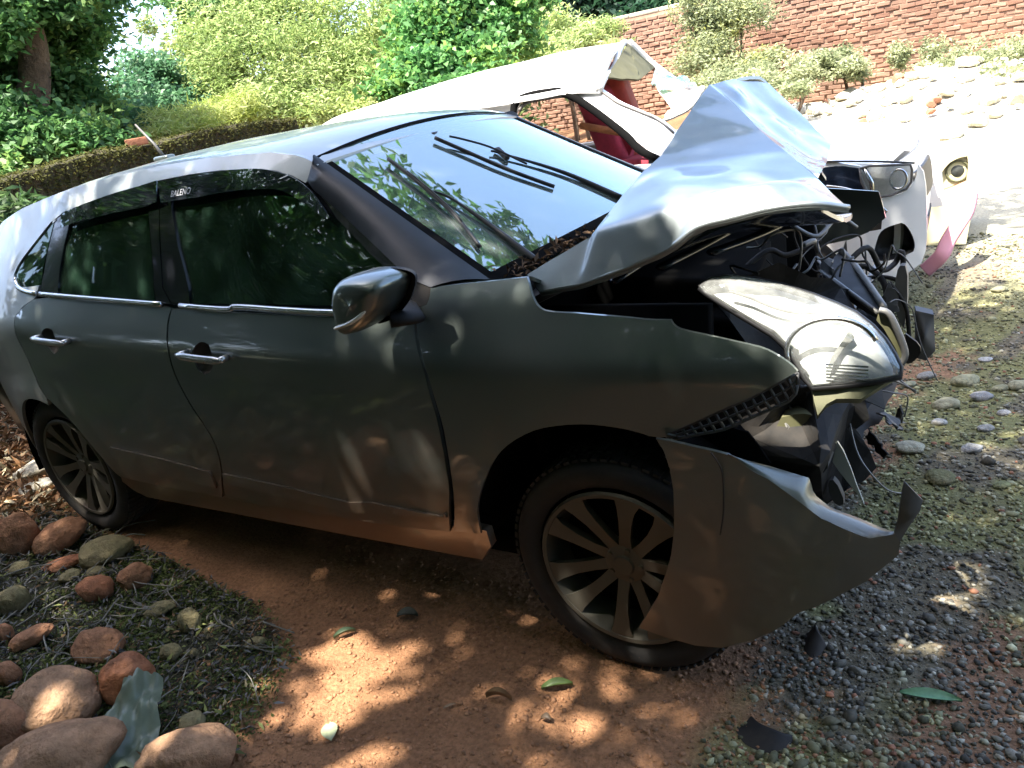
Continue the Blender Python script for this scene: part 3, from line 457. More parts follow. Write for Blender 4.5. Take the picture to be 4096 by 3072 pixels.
def resamp(P, n):
    P = np.array(P, float); d = np.concatenate([[0], np.cumsum(np.linalg.norm(np.diff(P, axis=0), axis=1))])
    t = np.linspace(0, d[-1], n); return [np.array([np.interp(x, d, P[:, k]) for k in range(P.shape[1])]) for x in t]
ICO = {}
def ico(sub):
    if sub not in ICO:
        bm = bmesh.new(); bmesh.ops.create_icosphere(bm, subdivisions=sub, radius=1.); bm.verts.ensure_lookup_table()
        ICO[sub] = (np.array([v.co for v in bm.verts]), np.array([[v.index for v in f.verts] for f in bm.faces])); bm.free()
    return ICO[sub]

# ---------------------------------------------------------------- palette of materials
mat('paint', (.145,.172,.158), rough=.34, metal=.85, coat=1., dust=.34, dustcol=(.15,.145,.115), var=.06, vscale=300, mud=.7)  # mud here carries the ground's brown reflection on the lower panels
mat('paint_sky_lit', (.31,.35,.36), rough=.40, metal=.8, coat=.8, dust=.5, dustcol=(.34,.345,.32), var=.06, vscale=300, specks=.06)  # same car paint, lightened to hold the sky's brightness on the bonnet
mat('paint_lit_dusty', (.36,.39,.39), rough=.40, metal=.7, coat=.7, dust=.85, dustcol=(.52,.53,.50), var=.06, vscale=300, specks=.05, mud=.8)  # dustier car paint, lightened to hold sunlight on roof, rail and quarter
mat('paint_bumper', (.13,.15,.135), rough=.4, metal=.6, coat=.7, dust=.4, dustcol=(.13,.13,.085), var=.06, vscale=300, mud=.3)
mat('paint_in', (.045,.046,.047), rough=.7, metal=.2, dust=.3)
mat('black', (.012,.012,.013), rough=.5, bump=.05, bscale=300, bdist=.001)
mat('pillar_shaded', (.010,.012,.016), rough=.38, spec=.35, dust=.25, dustcol=(.06,.07,.09))  # grey body paint darkened to stand for the pillars' dark reflections
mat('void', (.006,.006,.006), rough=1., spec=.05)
mat('black_gloss', (.010,.011,.014), rough=.12, coat=.5)
mat('plastic', (.016,.016,.016), rough=.65, spec=.25, dust=.45, dustcol=(.14,.11,.08))
mat('plastic_grey', (.08,.08,.08), rough=.5, dust=.5, dustcol=(.2,.16,.11))
mat('silver', (.62,.63,.64), rough=.22, metal=1., dust=.25)
mat('handle', (.42,.43,.43), rough=.25, metal=.8, coat=.6, dust=.2)
mat('alloy', (.11,.105,.085), rough=.5, metal=.5, dust=.8, dustcol=(.13,.085,.05))
mat('tyre', (.018,.018,.018), rough=.85, bump=.2, bscale=90, bdist=.003, dust=.5, dustcol=(.13,.09,.06))
mat('cloth', (.045,.045,.047), rough=.95, var=.3, vscale=60)
mat('cloth_grey', (.16,.16,.155), rough=.95, var=.2, vscale=60)
mat('lens_back', (.86,.87,.86), rough=.35, var=.18, vscale=30)
mat('lens_dark', (.06,.065,.06), rough=.35, metal=.2)
mat('amber', (.55,.30,.06), rough=.25)
mat('clear_plastic', (.55,.56,.50), rough=.2, coat=.4)
mat('olive_plastic', (.115,.115,.055), rough=.55, dust=.4)
mat('white_paint', (.80,.80,.79), rough=.35, coat=.5, dust=.12)
mat('white_trim', (.62,.62,.60), rough=.5, dust=.3)
mat('navy', (.010,.016,.030), rough=.2, coat=.4)
mat('red_cloth', (.30,.022,.04), rough=.9, var=.5, vscale=14)
mat('red_seat', (.33,.05,.03), rough=.85, var=.4, vscale=9)
mat('orange_trim', (.42,.15,.05), rough=.8, var=.5, vscale=20)
mat('liner', (.085,.083,.042), rough=.95, var=.3, vscale=10)
mat('cream', (.62,.58,.36), rough=.5, dust=.15)
mat('pink', (.60,.27,.33), rough=.55, dust=.2)
mat('rust', (.20,.09,.04), rough=.9, col2=(.10,.05,.03), bump=.4, bscale=60)
mat('metal_grey', (.20,.20,.195), rough=.5, metal=.5, dust=.5)
mat('bark', (.115,.075,.045), rough=.95, col2=(.05,.033,.02), vscale=7, bump=1., bscale=18, bdist=.04)
mat('bark_pale', (.24,.20,.14), rough=.95, col2=(.12,.09,.06), vscale=9, bump=.7, bscale=25, bdist=.02)
mat('leaf', attr=True, rough=.5, spec=.4, transl=.45)
mat('leaf_matte', attr=True, rough=.7, spec=.2, transl=.35)
mat('pebble', attr=True, rough=.85, spec=.3, var=.35, vscale=120)
mat('litter', attr=True, rough=.95, spec=.15)
mat('rock', attr=True, rough=.92, spec=.2, var=.45, vscale=34, bump=1., bscale=38, bdist=.02, dust=.45, dustcol=(.40,.29,.19), vdetail=10)
mat('bag', (.27,.33,.24), rough=.3, transl=.4, var=.25, vscale=14)
glass_mat('windscreen', (.55,.68,.62), 1.6, refl=.42, dustf=.12, dustcol=(.5,.6,.55))
glass_mat('side_glass', (.34,.46,.39), 1.42, refl=.03, dustf=.16, dustcol=(.075,.15,.105))
glass_mat('lens', (.97,.98,.97), 1.4, refl=.04, dustf=.15, dustcol=(.85,.86,.84))
glass_mat('shard', (.7,.9,.84), 1.5, refl=.15, dustf=.35, dustcol=(.6,.75,.7))
glass_mat('visor', (.10,.12,.15), 1.5, refl=.10, dustf=.12, dustcol=(.16,.19,.25))

# ---------------------------------------------------------------- ground
def nz(x, y, s, k=0.): return noise.noise(Vector((x*s, y*s, k)))
def gz(x, y):
    d = math.hypot(x-.2, y+.4)
    z = .012*nz(x, y, 2.2, 1.)+.006*nz(x, y, 7., 2.)+.0025*nz(x, y, 21., 3.)
    if d > 5: z += .05*nz(x, y, .5, 4.)
    if y > 5: z += .34*sstep(6., 11.5, y)
    if x < -3.6: z += .15*sstep(-3.6, -5., x)
    return z-.012
def ground_col(x, y):
    n1 = nz(x, y, 2.6, 11.); n2 = nz(x, y, 9., 12.); n3 = nz(x, y, 30., 13.)
    mud = np.array((.40,.205,.105))*(1+.22*n1+.16*n2)
    c = mud
    xb = float(np.interp(y, [-1.9,-1.6,-1.35,-1.08,-.94,-.85,-.7], [-.88,-.88,-.92,-1.05,-1.34,-2.0,-3.2]))
    l = sstep(.12, -.12, x-xb+.10*n1+.05*n2)
    lit = np.array((.085,.085,.052))*(1+.45*n2+.4*n3); grn = np.array((.095,.115,.04))*(1+.3*n3)
    lit = lit+(grn-lit)*sstep(-.1, .3, n1+.4*n2)
    c = c+(lit-c)*l
    g = sstep(-.10, .10, x-float(np.interp(y, [-1.4,-1.05,-.84,-.73,-.5,0,1.], [.45,.30,.36,.28,.24,.05,-.1]))+.10*n1+.05*n2)
    gr = np.array((.20,.175,.12))*(1+.4*n3+.2*n2); ol = np.array((.24,.235,.105))*(1+.25*n2+.2*n3); rd = np.array((.34,.20,.12))
    k = sstep(.05, .35, n1+.5*n2+.35*sstep(-.2, 1., y)); gr = gr+(ol-gr)*k
    k = sstep(.22, .40, nz(x, y, 1.7, 17.)+.25*n2); gr = gr+(rd-gr)*k
    c = c+(gr-c)*g
    f = sstep(2.0, 4.5, y+.8*n1); pale = np.array((.46,.43,.32))*(1+.15*n2); c = c+(pale-c)*f
    b = sstep(-3.0, -3.5, x+.2*n1)*sstep(-1.4, -.7, y); br = np.array((.24,.13,.07))*(1+.5*n3); c = c+(br-c)*b
    return np.clip(c, .01, .9)
def axis(lo, hi, a, b, fine):
    s = [a]
    while s[-1] < b: s.append(s[-1]+fine)
    st = fine
    while s[-1] < hi: st *= 1.16; s.append(s[-1]+st)
    st = fine; t = []
    v = a
    while v > lo: st *= 1.16; v -= st; t.append(v)
    return t[::-1]+s
GX = axis(-150, 150, -3.0, 1.5, .022); GY = axis(-120, 150, -2.0, 1.3, .022)
nx, ny = len(GX), len(GY)
GV = []; GC = []
for y in GY:
    for x in GX:
        GV.append((x, y, gz(x, y))); GC.append(ground_col(x, y))
ii = np.arange(nx*ny).reshape(ny, nx)
GF = np.stack([ii[:-1, :-1], ii[:-1, 1:], ii[1:, 1:], ii[1:, :-1]], -1).reshape(-1, 4)
gm = mat('soil', attr=True, rough=.95, spec=.15, var=.45, vscale=70, bump=1., bscale=60, bdist=.02, vdetail=9)
tag(mk('ground', GV, GF, gm, cols=np.array(GC)), kind='structure')

def scatter_ico(name, pts, rad, cols, m, sub=1, squash=.6, jit=.28, label=None, parent=None, kind='stuff', cat=None, smooth=False):
    bv, bf = ico(sub); n = len(pts); k = len(bv)
    s = rad[:, None, None]*(1+jit*RNG.normal(size=(n, k, 1)))
    ax = RNG.uniform(.65, 1.35, (n, 1, 3)); ax[:, :, 2] *= squash
    V = bv[None]*s*ax
    a = RNG.uniform(0, 2*math.pi, n); c, sn = np.cos(a)[:, None], np.sin(a)[:, None]
    X = V[:, :, 0]*c-V[:, :, 1]*sn; Y = V[:, :, 0]*sn+V[:, :, 1]*c
    V = np.stack([X, Y, V[:, :, 2]], -1)+pts[:, None, :]
    F = (bf[None]+(np.arange(n)*k)[:, None, None]).reshape(-1, 3)
    o = mk(name, V.reshape(-1, 3), F, m, parent, smooth, cols=np.repeat(cols, k, 0))
    return tag(o, label, cat, kind=kind)
# loose gravel in front of the wreck
pts = []; rad = []; cc = []
while len(pts) < 46000:
    y = -1.15+ (RNG.random()**2.0)*5.2; x = RNG.uniform(-.05, 1.75)
    n1 = nz(x, y, 2.6, 11.); n2 = nz(x, y, 9., 12.)
    lim = float(np.interp(y, [-1.4,-1.05,-.84,-.73,-.5,0,1.], [.45,.30,.36,.28,.24,.05,-.1]))
    if x-lim+.10*n1+.06*n2 < RNG.uniform(-.03, .12): continue
    r = .0026+.0080*RNG.random()**2.6
    if RNG.random() < .012: r *= 2.1
    pts.append((x, y, gz(x, y)+r*.25)); rad.append(r)
    g = .04+.26*RNG.random()**1.7*(1 if RNG.random() > .04 else 1.7); k = sstep(.0, .3, n1+.5*n2+.3*sstep(-.2, 1., y))*.75
    g *= 1.35; base = np.array((g, g*.93, g*.74)); ol = np.array((g*1.3, g*1.27, g*.62)); base = base+(ol-base)*k
    q = RNG.random()
    if q < .035: base = np.array((.36,.17,.10))*RNG.uniform(.5, 1.1)
    cc.append(base)
scatter_ico('gravel', np.array(pts), np.array(rad), np.array(cc), MATS['pebble'], 1, .62, .22, 'loose grey gravel strewn in front of the wrecked car', cat='gravel')
# crumbs of soil on the mud
pts = []; rad = []; cc = []
while len(pts) < 12000:
    x = RNG.uniform(-1.3, .5); y = RNG.uniform(-1.7, -.55); r = .0015+.0065*RNG.random()**4
    pts.append((x, y, gz(x, y)+r*.2)); rad.append(r); cc.append(np.array((.40,.205,.105))*RNG.uniform(.6, 1.15))
scatter_ico('dirt', np.array(pts), np.array(rad), np.array(cc), MATS['pebble'], 1, .7, .2, 'crumbs of red brown earth on the trodden mud', cat='dirt')

# ---------------------------------------------------------------- leaf machinery
def leaf_mesh(P, size, aspect, up=.3, fold=.25, droop=None):
    n = len(P)
    d = RNG.normal(size=(n, 3)); d[:, 2] = d[:, 2]*.6-(0 if droop is None else droop); d /= np.linalg.norm(d, axis=1)[:, None]
    nn = RNG.normal(size=(n, 3)); nn[:, 2] += up*3; nn -= d*(nn*d).sum(1)[:, None]; nn /= np.linalg.norm(nn, axis=1)[:, None]
    s = np.cross(d, nn)
    L = (size*RNG.uniform(.6, 1.3, n))[:, None]; W = L*aspect
    a = P; b = P+d*L*.45+s*W*.5+nn*W*fold; c = P+d*L-nn*L*.12; e = P+d*L*.45-s*W*.5+nn*W*fold
    V = np.stack([a, b, c, e], 1).reshape(-1, 3); F = np.arange(4*n).reshape(-1, 4)
    return V, F
def crown_points(blobs, n, clumps=14, spread=.30, shellp=.5):
    B = np.array(blobs); wgt = B[:, 3]*B[:, 4]; wgt = wgt/wgt.sum()
    P = []; T = []
    for b, wt in zip(B, wgt):
        k = max(3, int(clumps)); d = RNG.normal(size=(k, 3)); d /= np.linalg.norm(d, axis=1)[:, None]
        r = RNG.random(k)**shellp
        cen = d*r[:, None]*np.array((b[3], b[3], b[4])); tone = RNG.uniform(0, 1, k)
        m_ = int(n*wt)+1; j = RNG.integers(0, k, m_)
        off = RNG.normal(size=(m_, 3))*spread*np.array((b[3], b[3], b[4]))*.8
        P.append(cen[j]+off+b[:3]); T.append(tone[j])
    return np.concatenate(P), np.concatenate(T)
def foliage(name, blobs, n, size, aspect, pal, m='leaf', parent=None, up=.3, clumps=14, spread=.3, droop=None, shellp=.5, gaps=()):
    P, T = crown_points(blobs, n, clumps, spread, shellp)
    for gx, gy, gr_ in gaps:   # openings in the crown that let the sun through
        zr = P[:, 2]; q = P[:, :2]-np.outer(zr/_d.z, (_d.x, _d.y))-np.array((gx, gy)); k = (q**2).sum(1) > (gr_+.05)**2; P = P[k]; T = T[k]
    V, F = leaf_mesh(P, size, aspect, up, droop=droop)
    pal = np.array(pal); t = np.clip(T*.75+RNG.uniform(-.1, .35, len(P)), 0, .999)*(len(pal)-1); i = t.astype(int); f = (t-i)[:, None]
    c = pal[i]*(1-f)+pal[np.minimum(i+1, len(pal)-1)]*f
    c = c*RNG.uniform(.75, 1.25, (len(P), 1))
    return mk(name, V, F, MATS[m], parent, False, cols=np.repeat(np.clip(c, 0, 1), 4, 0))
def limb(name, pts, r0, r1, parent, m='bark'):
    P = catmull(pts, 5); n = len(P); rr = [r0+(r1-r0)*i/(n-1) for i in range(n)]
    rr = [r*(1+.12*noise.noise(Vector(tuple(p))*3)) for r, p in zip(rr, P)]
    V, F = tube(P, rr, 10); return mk(name, V, F, MATS[m], parent)
def shrub(name, label, cat, blobs, n, size, aspect, pal, group=None, m='leaf', stems=4, gr=None, bark='bark', **kw):
    B = np.array(blobs); c = B[:, :3].mean(0); x0, y0 = c[0], c[1]; z0 = gz(x0, y0) if gr is None else gr
    t = thing(name, label, cat, (x0, y0, z0), group)
    foliage('crown', blobs, n, size, aspect, pal, m, t, **kw)
    idx = np.argsort(-B[:, 3]*B[:, 4])[:stems]
    for i in idx:
        b = B[i]; s = np.array((x0+(b[0]-x0)*.35, y0+(b[1]-y0)*.35, z0-.05)); e = b[:3]
        mid = (s+e)/2+np.array((RNG.uniform(-.12, .12), RNG.uniform(-.12, .12), .1))
        limb('stem', [s, mid, e], .035, .01, t, bark)
    return t

# ================================================================ grey wrecked hatchback
car = thing('wrecked_car', 'dark grey hatchback with crushed front, buckled bonnet and hanging bumper', 'car', (-1.25, 0, 0))
SGN = 1
def sl(off=0., sg=1):
    return lambda x, z: (x, sg*(side_y(x, z)+off), z)
def xz(k): return [tuple(p) for p in TR[k]]
def flank(sg):
    inn = (0, sg, 0); lf = sl(0, sg)
    fd = patch('front_door', xz('front_door'), lf, MATS['paint'], car, [smooth_poly(TR['cup_front'])], .035, .012, inn)
    rd = patch('rear_door', xz('rear_door'), lf, MATS['paint'], car, [smooth_poly(TR['cup_rear'])], .035, .012, inn)
    for d, cup, hk in ((fd, 'cup_front', 'handle_front'), (rd, 'cup_rear', 'handle_rear')):
        A = np.array(smooth_poly(TR[cup])); c = A.mean(0); V = []; F = []; n = len(A)
        for j, (t, dp) in enumerate(((1.02, .0), (.93, .012), (.75, .022), (.4, .028), (.0, .03))):
            for p in A: q = c+(p-c)*t; V.append((q[0], sg*(side_y(*q)+.003+dp), q[1]))
        for j in range(4):
            for i in range(n): F.append([j*n+i, j*n+(i+1) % n, (j+1)*n+(i+1) % n, (j+1)*n+i])
        mk('handle_cup', V, F, MATS['paint_in'], d)
        P = [(p[0], sg*(side_y(*p)-.032), p[1]) for p in TR[hk]]
        a_, b_ = np.array(P[0]), np.array(P[-1]); P = [a_+(b_-a_)*t+np.array((0, -sg*.006*math.sin(math.pi*t), 0)) for t in np.linspace(0, 1, 13)]
        Q = P; rr = [.013*min(1, (.35+5*min(t, 1-t))) for t in np.linspace(0, 1, 13)]
        for e_ in (.08, .92): q = a_+(b_-a_)*e_; mk('handle_foot', *tube([q, q+np.array((0, sg*.034, 0))], .010, 8), MATS['handle'], d)
        mk('handle', *tube(Q, rr, 10, True, .75, (0, 1, 0)), MATS['handle'], d)
    # inner skins close the shut lines from behind
    patch('door_lining', [(-.50,.36),(-.46,.98),(-1.45,.99),(-1.44,.36)], sl(.045, sg), MATS['black'], fd, (), .12, .03, inn)
    patch('door_lining', [(-1.46,.36),(-1.47,.99),(-2.36,1.02),(-2.40,.74),(-2.22,.5),(-2.08,.36)], sl(.045, sg), MATS['black'], rd, (), .12, .03, inn)
    if sg > 0 or True:
        patch('door_moulding', xz('moulding_front'), sl(-.008, sg), MATS['paint'], fd, (), .03, .014, inn, sm=False)
        patch('door_moulding', xz('moulding_rear'), sl(-.008, sg), MATS['paint'], rd, (), .03, .014, inn, sm=False)
    patch('window_pane', xz('front_window'), sl(.012, sg), MATS['side_glass'], fd, (), .05, .004, inn)
    patch('window_pane', xz('rear_window'), sl(.012, sg), MATS['side_glass'], rd, (), .05, .004, inn)
    patch('pillar_cover', xz('b_pillar_front'), sl(.002, sg), MATS['black_gloss'], fd, (), .04, .03, inn, sm=False)
    patch('pillar_cover', xz('b_pillar_rear'), sl(.002, sg), MATS['black_gloss'], rd, (), .04, .03, inn, sm=False)
    patch('window_divider', xz('divider'), sl(.003, sg), MATS['black_gloss'], rd, (), .04, .02, inn, sm=False)
    patch('corner_cover', xz('sail'), sl(.004, sg), MATS['plastic'], fd, (), .03, .03, inn, sm=False)
    for k, d in (('visor_front', fd), ('visor_rear', rd)):
        vz = patch('rain_visor', xz(k), sl(-.022, sg), MATS['visor'], d, (), .03, .003, inn)
    # belt moulding, one strip per door and one round the quarter pane
    B = [(p[0], sg*(side_y(*p)-.007), p[1]) for p in TR['belt']]
    def strip(lo, hi, par):
        P = [p for p in catmull(B, 6) if lo <= p[0] <= hi]
        mk('belt_strip', *tube(P, .010, 8, True, .8, (0, 1, 0)), MATS['silver'], par)
    strip(-1.455, -.40, fd); strip(-2.27, -1.462, rd)
    # cant rail and quarter panel
    ft = [p for p in xz('frametop')[2:12]]
    rail = ft+[(-.915,1.352)]+[tuple(p) for p in TR['ditch']]+[(-2.0,1.434),(-2.25,1.410)]
    patch('cant_rail', rail, lf, MATS['paint_lit_dusty'], car, (), .035, .02, inn, sm=False)
    frame = [(-2.23,1.316),(-2.15,1.343),(-1.86,1.379),(-1.60,1.401),(-1.44,1.405),(-1.286,1.403),(-1.109,1.390),(-1.046,1.377),(-.985,1.357),(-.935,1.333),(-.80,1.247),(-.66,1.163),(-.50,1.075),(-.53,1.068),(-.67,1.146),(-.80,1.228),(-.92,1.30),(-1.0,1.338),(-1.06,1.355),(-1.286,1.378),(-1.6,1.376),(-1.86,1.352),(-2.15,1.314)]
    patch('door_frame', frame, sl(.006, sg), MATS['black_gloss'], car, (), .04, .03, inn, sm=False)
    arc = [(-2.52+.352*math.cos(a), .30+.352*math.sin(a)) for a in np.linspace(R(180), R(72), 16)]
    q = [(-2.25,1.410),(-2.231,1.32),(-2.2,1.325),(-2.262,1.30),(-2.28,1.10),(-2.286,1.068),(-2.383,1.035),(-2.443,.999),(-2.452,.971),(-2.449,.935),(-2.433,.864),(-2.434,.81),(-2.436,.715),(-2.40,.668)]
    q = q+arc[::-1]+[(-2.872,.26),(-3.02,.25),(-3.12,.40),(-3.17,.62),(-3.16,.85),(-3.10,1.05),(-3.03,1.18),(-2.90,1.28),(-2.75,1.335),(-2.5,1.380)]
    patch('rear_quarter', q, lf, MATS['paint_lit_dusty'], car, [smooth_poly(TR['quarter_window'])], .04, .015, inn, sm=False)
    patch('quarter_pane', xz('quarter_window'), sl(.006, sg), MATS['side_glass'], car, (), .05, .004, inn)
    P = [p for p in catmull(B, 6) if p[0] < -2.275]
    mk('quarter_strip', *tube(P, .010, 8, True, .8, (0, 1, 0)), MATS['silver'], car)
    # sill
    patch('sill', [(-.37,.385),(-.372,.33),(-.44,.25),(-2.10,.215),(-2.16,.30),(-2.13,.345),(-2.0,.345),(-.5,.375)], sl(.014, sg), MATS['paint'], car, (), .05, .03, inn, sm=False)
    return fd, rd
fd, rd = flank(1)
fd['label'] = 'dull grey front door with tinted window, rain visor and pull handle'; rd['label'] = 'grey rear door with tinted window, silver belt strip and pull handle'
fdl, rdl = flank(-1)
# lettering on the visor
def letters(txt, origin, ex, ez, size, parent, m, lift):
    cu = bpy.data.curves.new('t', 'FONT'); cu.body = txt; cu.size = 1.; ob = bpy.data.objects.new('t', cu); COL.objects.link(ob)
    dg = bpy.context.evaluated_depsgraph_get(); me = ob.evaluated_get(dg).to_mesh(); V = []
    for v in me.vertices:
        a, b = v.co.x*size, v.co.y*size; x = origin[0]+a*ex[0]+b*ez[0]; z = origin[1]+a*ex[1]+b*ez[1]; V.append(lift(x, z))
    F = [list(p.vertices) for p in me.polygons]; ob.to_mesh_clear(); bpy.data.objects.remove(ob); bpy.data.curves.remove(cu)
    return mk('lettering', V, F, m, parent, False)
letters('BALENO', (-1.485, 1.352), (1., .03), (.05, 1.), .026, fd, mat('print', (.5,.52,.55), rough=.5), sl(-.0265))

# front fender
fen = patch('fender', xz('fender'), sl(0), MATS['paint'], car, (), .022, .008, (0,1,0), sm=True)
fen['label'] = 'grey front fender torn loose at its lower front edge'
pl = patch('fender', [(-.467,1.013),(-.43,.8),(-.47,.4),(-.379,.384),(-.33,.55),(-.186,.70),(0,.75),(.16,.727),(.34,.76),(.42,.83),(.40,.93),(-.1,1.0),(-.43,1.06)], sl(0,-1), MATS['paint'], car, (), .05, .008, (0,-1,0))
# arch liners
for cx in (0., -2.52):
    for sg in (1, -1):
        V, F = lathe([(.43 if cx == 0 and sg > 0 else .385, .02), (.43 if cx == 0 and sg > 0 else .385, .34), (.1, .345)], (cx, 0, .305), 40)
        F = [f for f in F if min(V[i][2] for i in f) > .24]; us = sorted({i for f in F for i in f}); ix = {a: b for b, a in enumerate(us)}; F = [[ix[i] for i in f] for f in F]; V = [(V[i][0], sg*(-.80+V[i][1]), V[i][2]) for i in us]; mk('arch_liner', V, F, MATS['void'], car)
# roof
RX = [-.90,-.93,-1.0,-1.1,-1.2,-1.35,-1.5,-1.7,-1.9,-2.1,-2.3,-2.5,-2.7,-2.85,-3.0]
dz = pchip([-3.05,-2.75,-2.5,-2.25,-2.0,-1.631,-1.391,-1.099,-.991,-.899],[1.235,1.335,1.380,1.410,1.434,1.448,1.448,1.435,1.415,1.38])
V = []; F = []; ks = np.linspace(-1, 1, 25)
for i, x0 in enumerate(RX):
    for k in ks:
        x = x0+ (.05*(1-k*k)*max(0, (x0+1.4)/.5) if x0 > -1.4 else 0)
        ze = dz(x0); ye = -side_y(x0, ze); a = abs(k); y = k*ye
        crown = pchip([-3.0,-2.7,-2.3,-1.8,-1.3,-1.0,-.9],[.018,.028,.036,.034,.034,.028,.024])(x0)
        z = ze+crown*(1-a**2.2)+.004*(1 if a < .93 else 0)
        V.append((x, y, z-.002))
n = len(ks)
for i in range(len(RX)-1):
    for j in range(n-1): F.append([i*n+j, i*n+j+1, (i+1)*n+j+1, (i+1)*n+j])
V, F = shell(V, F, (0,0,-1), .02)
roof = mk('roof', V, F, MATS['paint_lit_dusty'], car)
mk('antenna_base', *[x for x in join(box((-2.40,0,1.462),(.10,.05,.03),bev=.012))], MATS['paint'], roof)
mk('antenna_rod', *tube([(-2.40,0,1.47),(-2.44,0,1.53),(-2.53,0,1.625)], [.008,.006,.004], 8), MATS['plastic_grey'], roof)
# tail: spoiler, tailgate, bumper
sp = []
for k in np.linspace(-1, 1, 17): sp.append([(-2.95,k*.56,1.27+.02*(1-k*k)),(-3.10,k*.55,1.23+.02*(1-k*k)),(-3.18,k*.53,1.20+.02*(1-k*k)),(-3.10,k*.54,1.18),(-2.97,k*.55,1.20)])
V = [p for r_ in sp for p in r_]; F = [[i*5+j, i*5+(j+1) % 5, (i+1)*5+(j+1) % 5, (i+1)*5+j] for i in range(16) for j in range(5)]
mk('spoiler', V, F, MATS['paint'], car)
tg = []
for z, x in ((1.24,-3.0),(1.05,-3.13),(.85,-3.20),(.6,-3.24),(.4,-3.2),(.25,-3.05)):
    tg.append([(x+.06*(k*k), k*(-side_y(-3.05, z)-.01), z) for k in np.linspace(-1, 1, 13)])
V = [p for r_ in tg for p in r_]; F = [[i*13+j, i*13+j+1, (i+1)*13+j+1, (i+1)*13+j] for i in range(5) for j in range(12)]
mk('tailgate', V, F, MATS['paint'], car)
# windscreen and A pillars
W0, W1, W2, W3 = [np.array(p) for p in TR['ws_corners']]
def wsp(s, t, off=0.):
    "s 0..1 near to far, t 0..1 top to base"
    p = (W0*(1-s)+W1*s)*(1-t)+(W2*(1-s)+W3*s)*t
    nrm = np.cross(W1-W0, W2-W0); nrm /= np.linalg.norm(nrm); nrm = nrm if nrm[2] > 0 else -nrm
    b = 1-(2*s-1)**2
    return p+nrm*(.05*b+off)+np.array((.05*b, 0, -.02*b))*t
def wgrid(s0, s1, t0, t1, ns, ntt, off=0.):
    V = [wsp(s0+(s1-s0)*i/ns, t0+(t1-t0)*j/ntt, off) for j in range(ntt+1) for i in range(ns+1)]
    F = [[j*(ns+1)+i, j*(ns+1)+i+1, (j+1)*(ns+1)+i+1, (j+1)*(ns+1)+i] for j in range(ntt) for i in range(ns)]
    return V, F
V, F = wgrid(0, 1, 0, 1.05, 24, 14); V, F = shell(V, F, (-.5,0,-.8), .005)
scr = mk('windscreen', V, F, MATS['windscreen'], car)
for a in ((.0,1,-.012,.008),(.0,.022,0,1),(.978,1,0,1),(0,1,.985,1.05)):
    V, F = wgrid(a[0], a[1], a[2], a[3], 20, 6, .003); mk('screen_seal', V, F, MATS['void'], scr)
for sg in (1, -1):
    A = resamp([(p[0], sg*side_y(*p), p[1]) for p in [(-.905,1.372),(-.935,1.337),(-.80,1.251),(-.66,1.167),(-.505,1.081),(-.43,1.060)]], 16)
    B = resamp([wsp(0 if sg > 0 else 1, t, .006) for t in np.linspace(-.02, 1.02, 8)], 16)
    V, F = ruled(A, B, 5, (.006, -.012*sg, .012)); V, F = shell(V, F, (-.3, .8*sg, -.4), .02)
    pm = mk('windscreen_pillar', V, F, MATS['pillar_shaded'], car)
# wipers
WPH = []
for k in ('a', 'b'):
    wp = node('wiper', car)
    bl = catmull(TR['wiper_%s_blade' % k], 6); mk('blade', *tube(bl, .0055, 6, True, 1.2), MATS['black'], wp)
    ar = catmull(TR['wiper_%s_arm' % k], 6); n = len(ar); mk('arm', *tube(ar, [.011-.007*min(1, i/(n*.55)) for i in range(n)], 8), MATS['black'], wp)
    if k == 'a':
        mk('yoke', *tube([p+np.array((0,0,.012)) for p in catmull(TR['wiper_a_yoke'], 6)], .004, 6), MATS['black'], wp)
        mk('joint', *box(TR['wiper_a_arm'][2], (.07,.018,.014), rz=-.5, ry=.5, bev=.004), MATS['black'], wp)
    else:
        y = [np.array(p)+np.array((0,0,.009)) for p in bl[4:-4]]; mk('yoke', *tube(y, .0028, 6), MATS['black'], wp)
# cowl with dry debris
V, F = ruled(resamp([wsp(s, 1.02, -.01) for s in np.linspace(0, 1, 12)], 24), resamp([(-.15,-.70,1.02),(-.05,-.4,1.03),(0,0,1.04),(-.05,.4,1.03),(-.15,.70,1.02)], 24), 4, (0,0,-.03))
cw = mk('cowl', *shell(V, F, (0,0,-1), .02), MATS['plastic'], car)
mk('fender_bridge', *shell(*ruled([(-.43,-.735,1.06),(-.30,-.735,1.065),(-.15,-.74,1.072)], [(-.40,-.655,1.05),(-.28,-.665,1.045),(-.14,-.67,1.03)], 3), (0,0,-1), .01), MATS['paint'], car)

P = []; Cc = []
for i in range(150):
    s_ = RNG.uniform(.02, .30); p = wsp(s_, RNG.uniform(1.0, 1.06), .012); P.append(p+np.array((RNG.uniform(0,.06), 0, RNG.uniform(-.01,.012)))); Cc.append(np.array((.16,.10,.06))*RNG.uniform(.4, 1.5))
V, F = leaf_mesh(np.array(P), .028, .35, up=.6); tag(mk('cowl_litter', V, F, MATS['litter'], cw, False, cols=np.repeat(np.array(Cc), 4, 0)), kind='stuff')
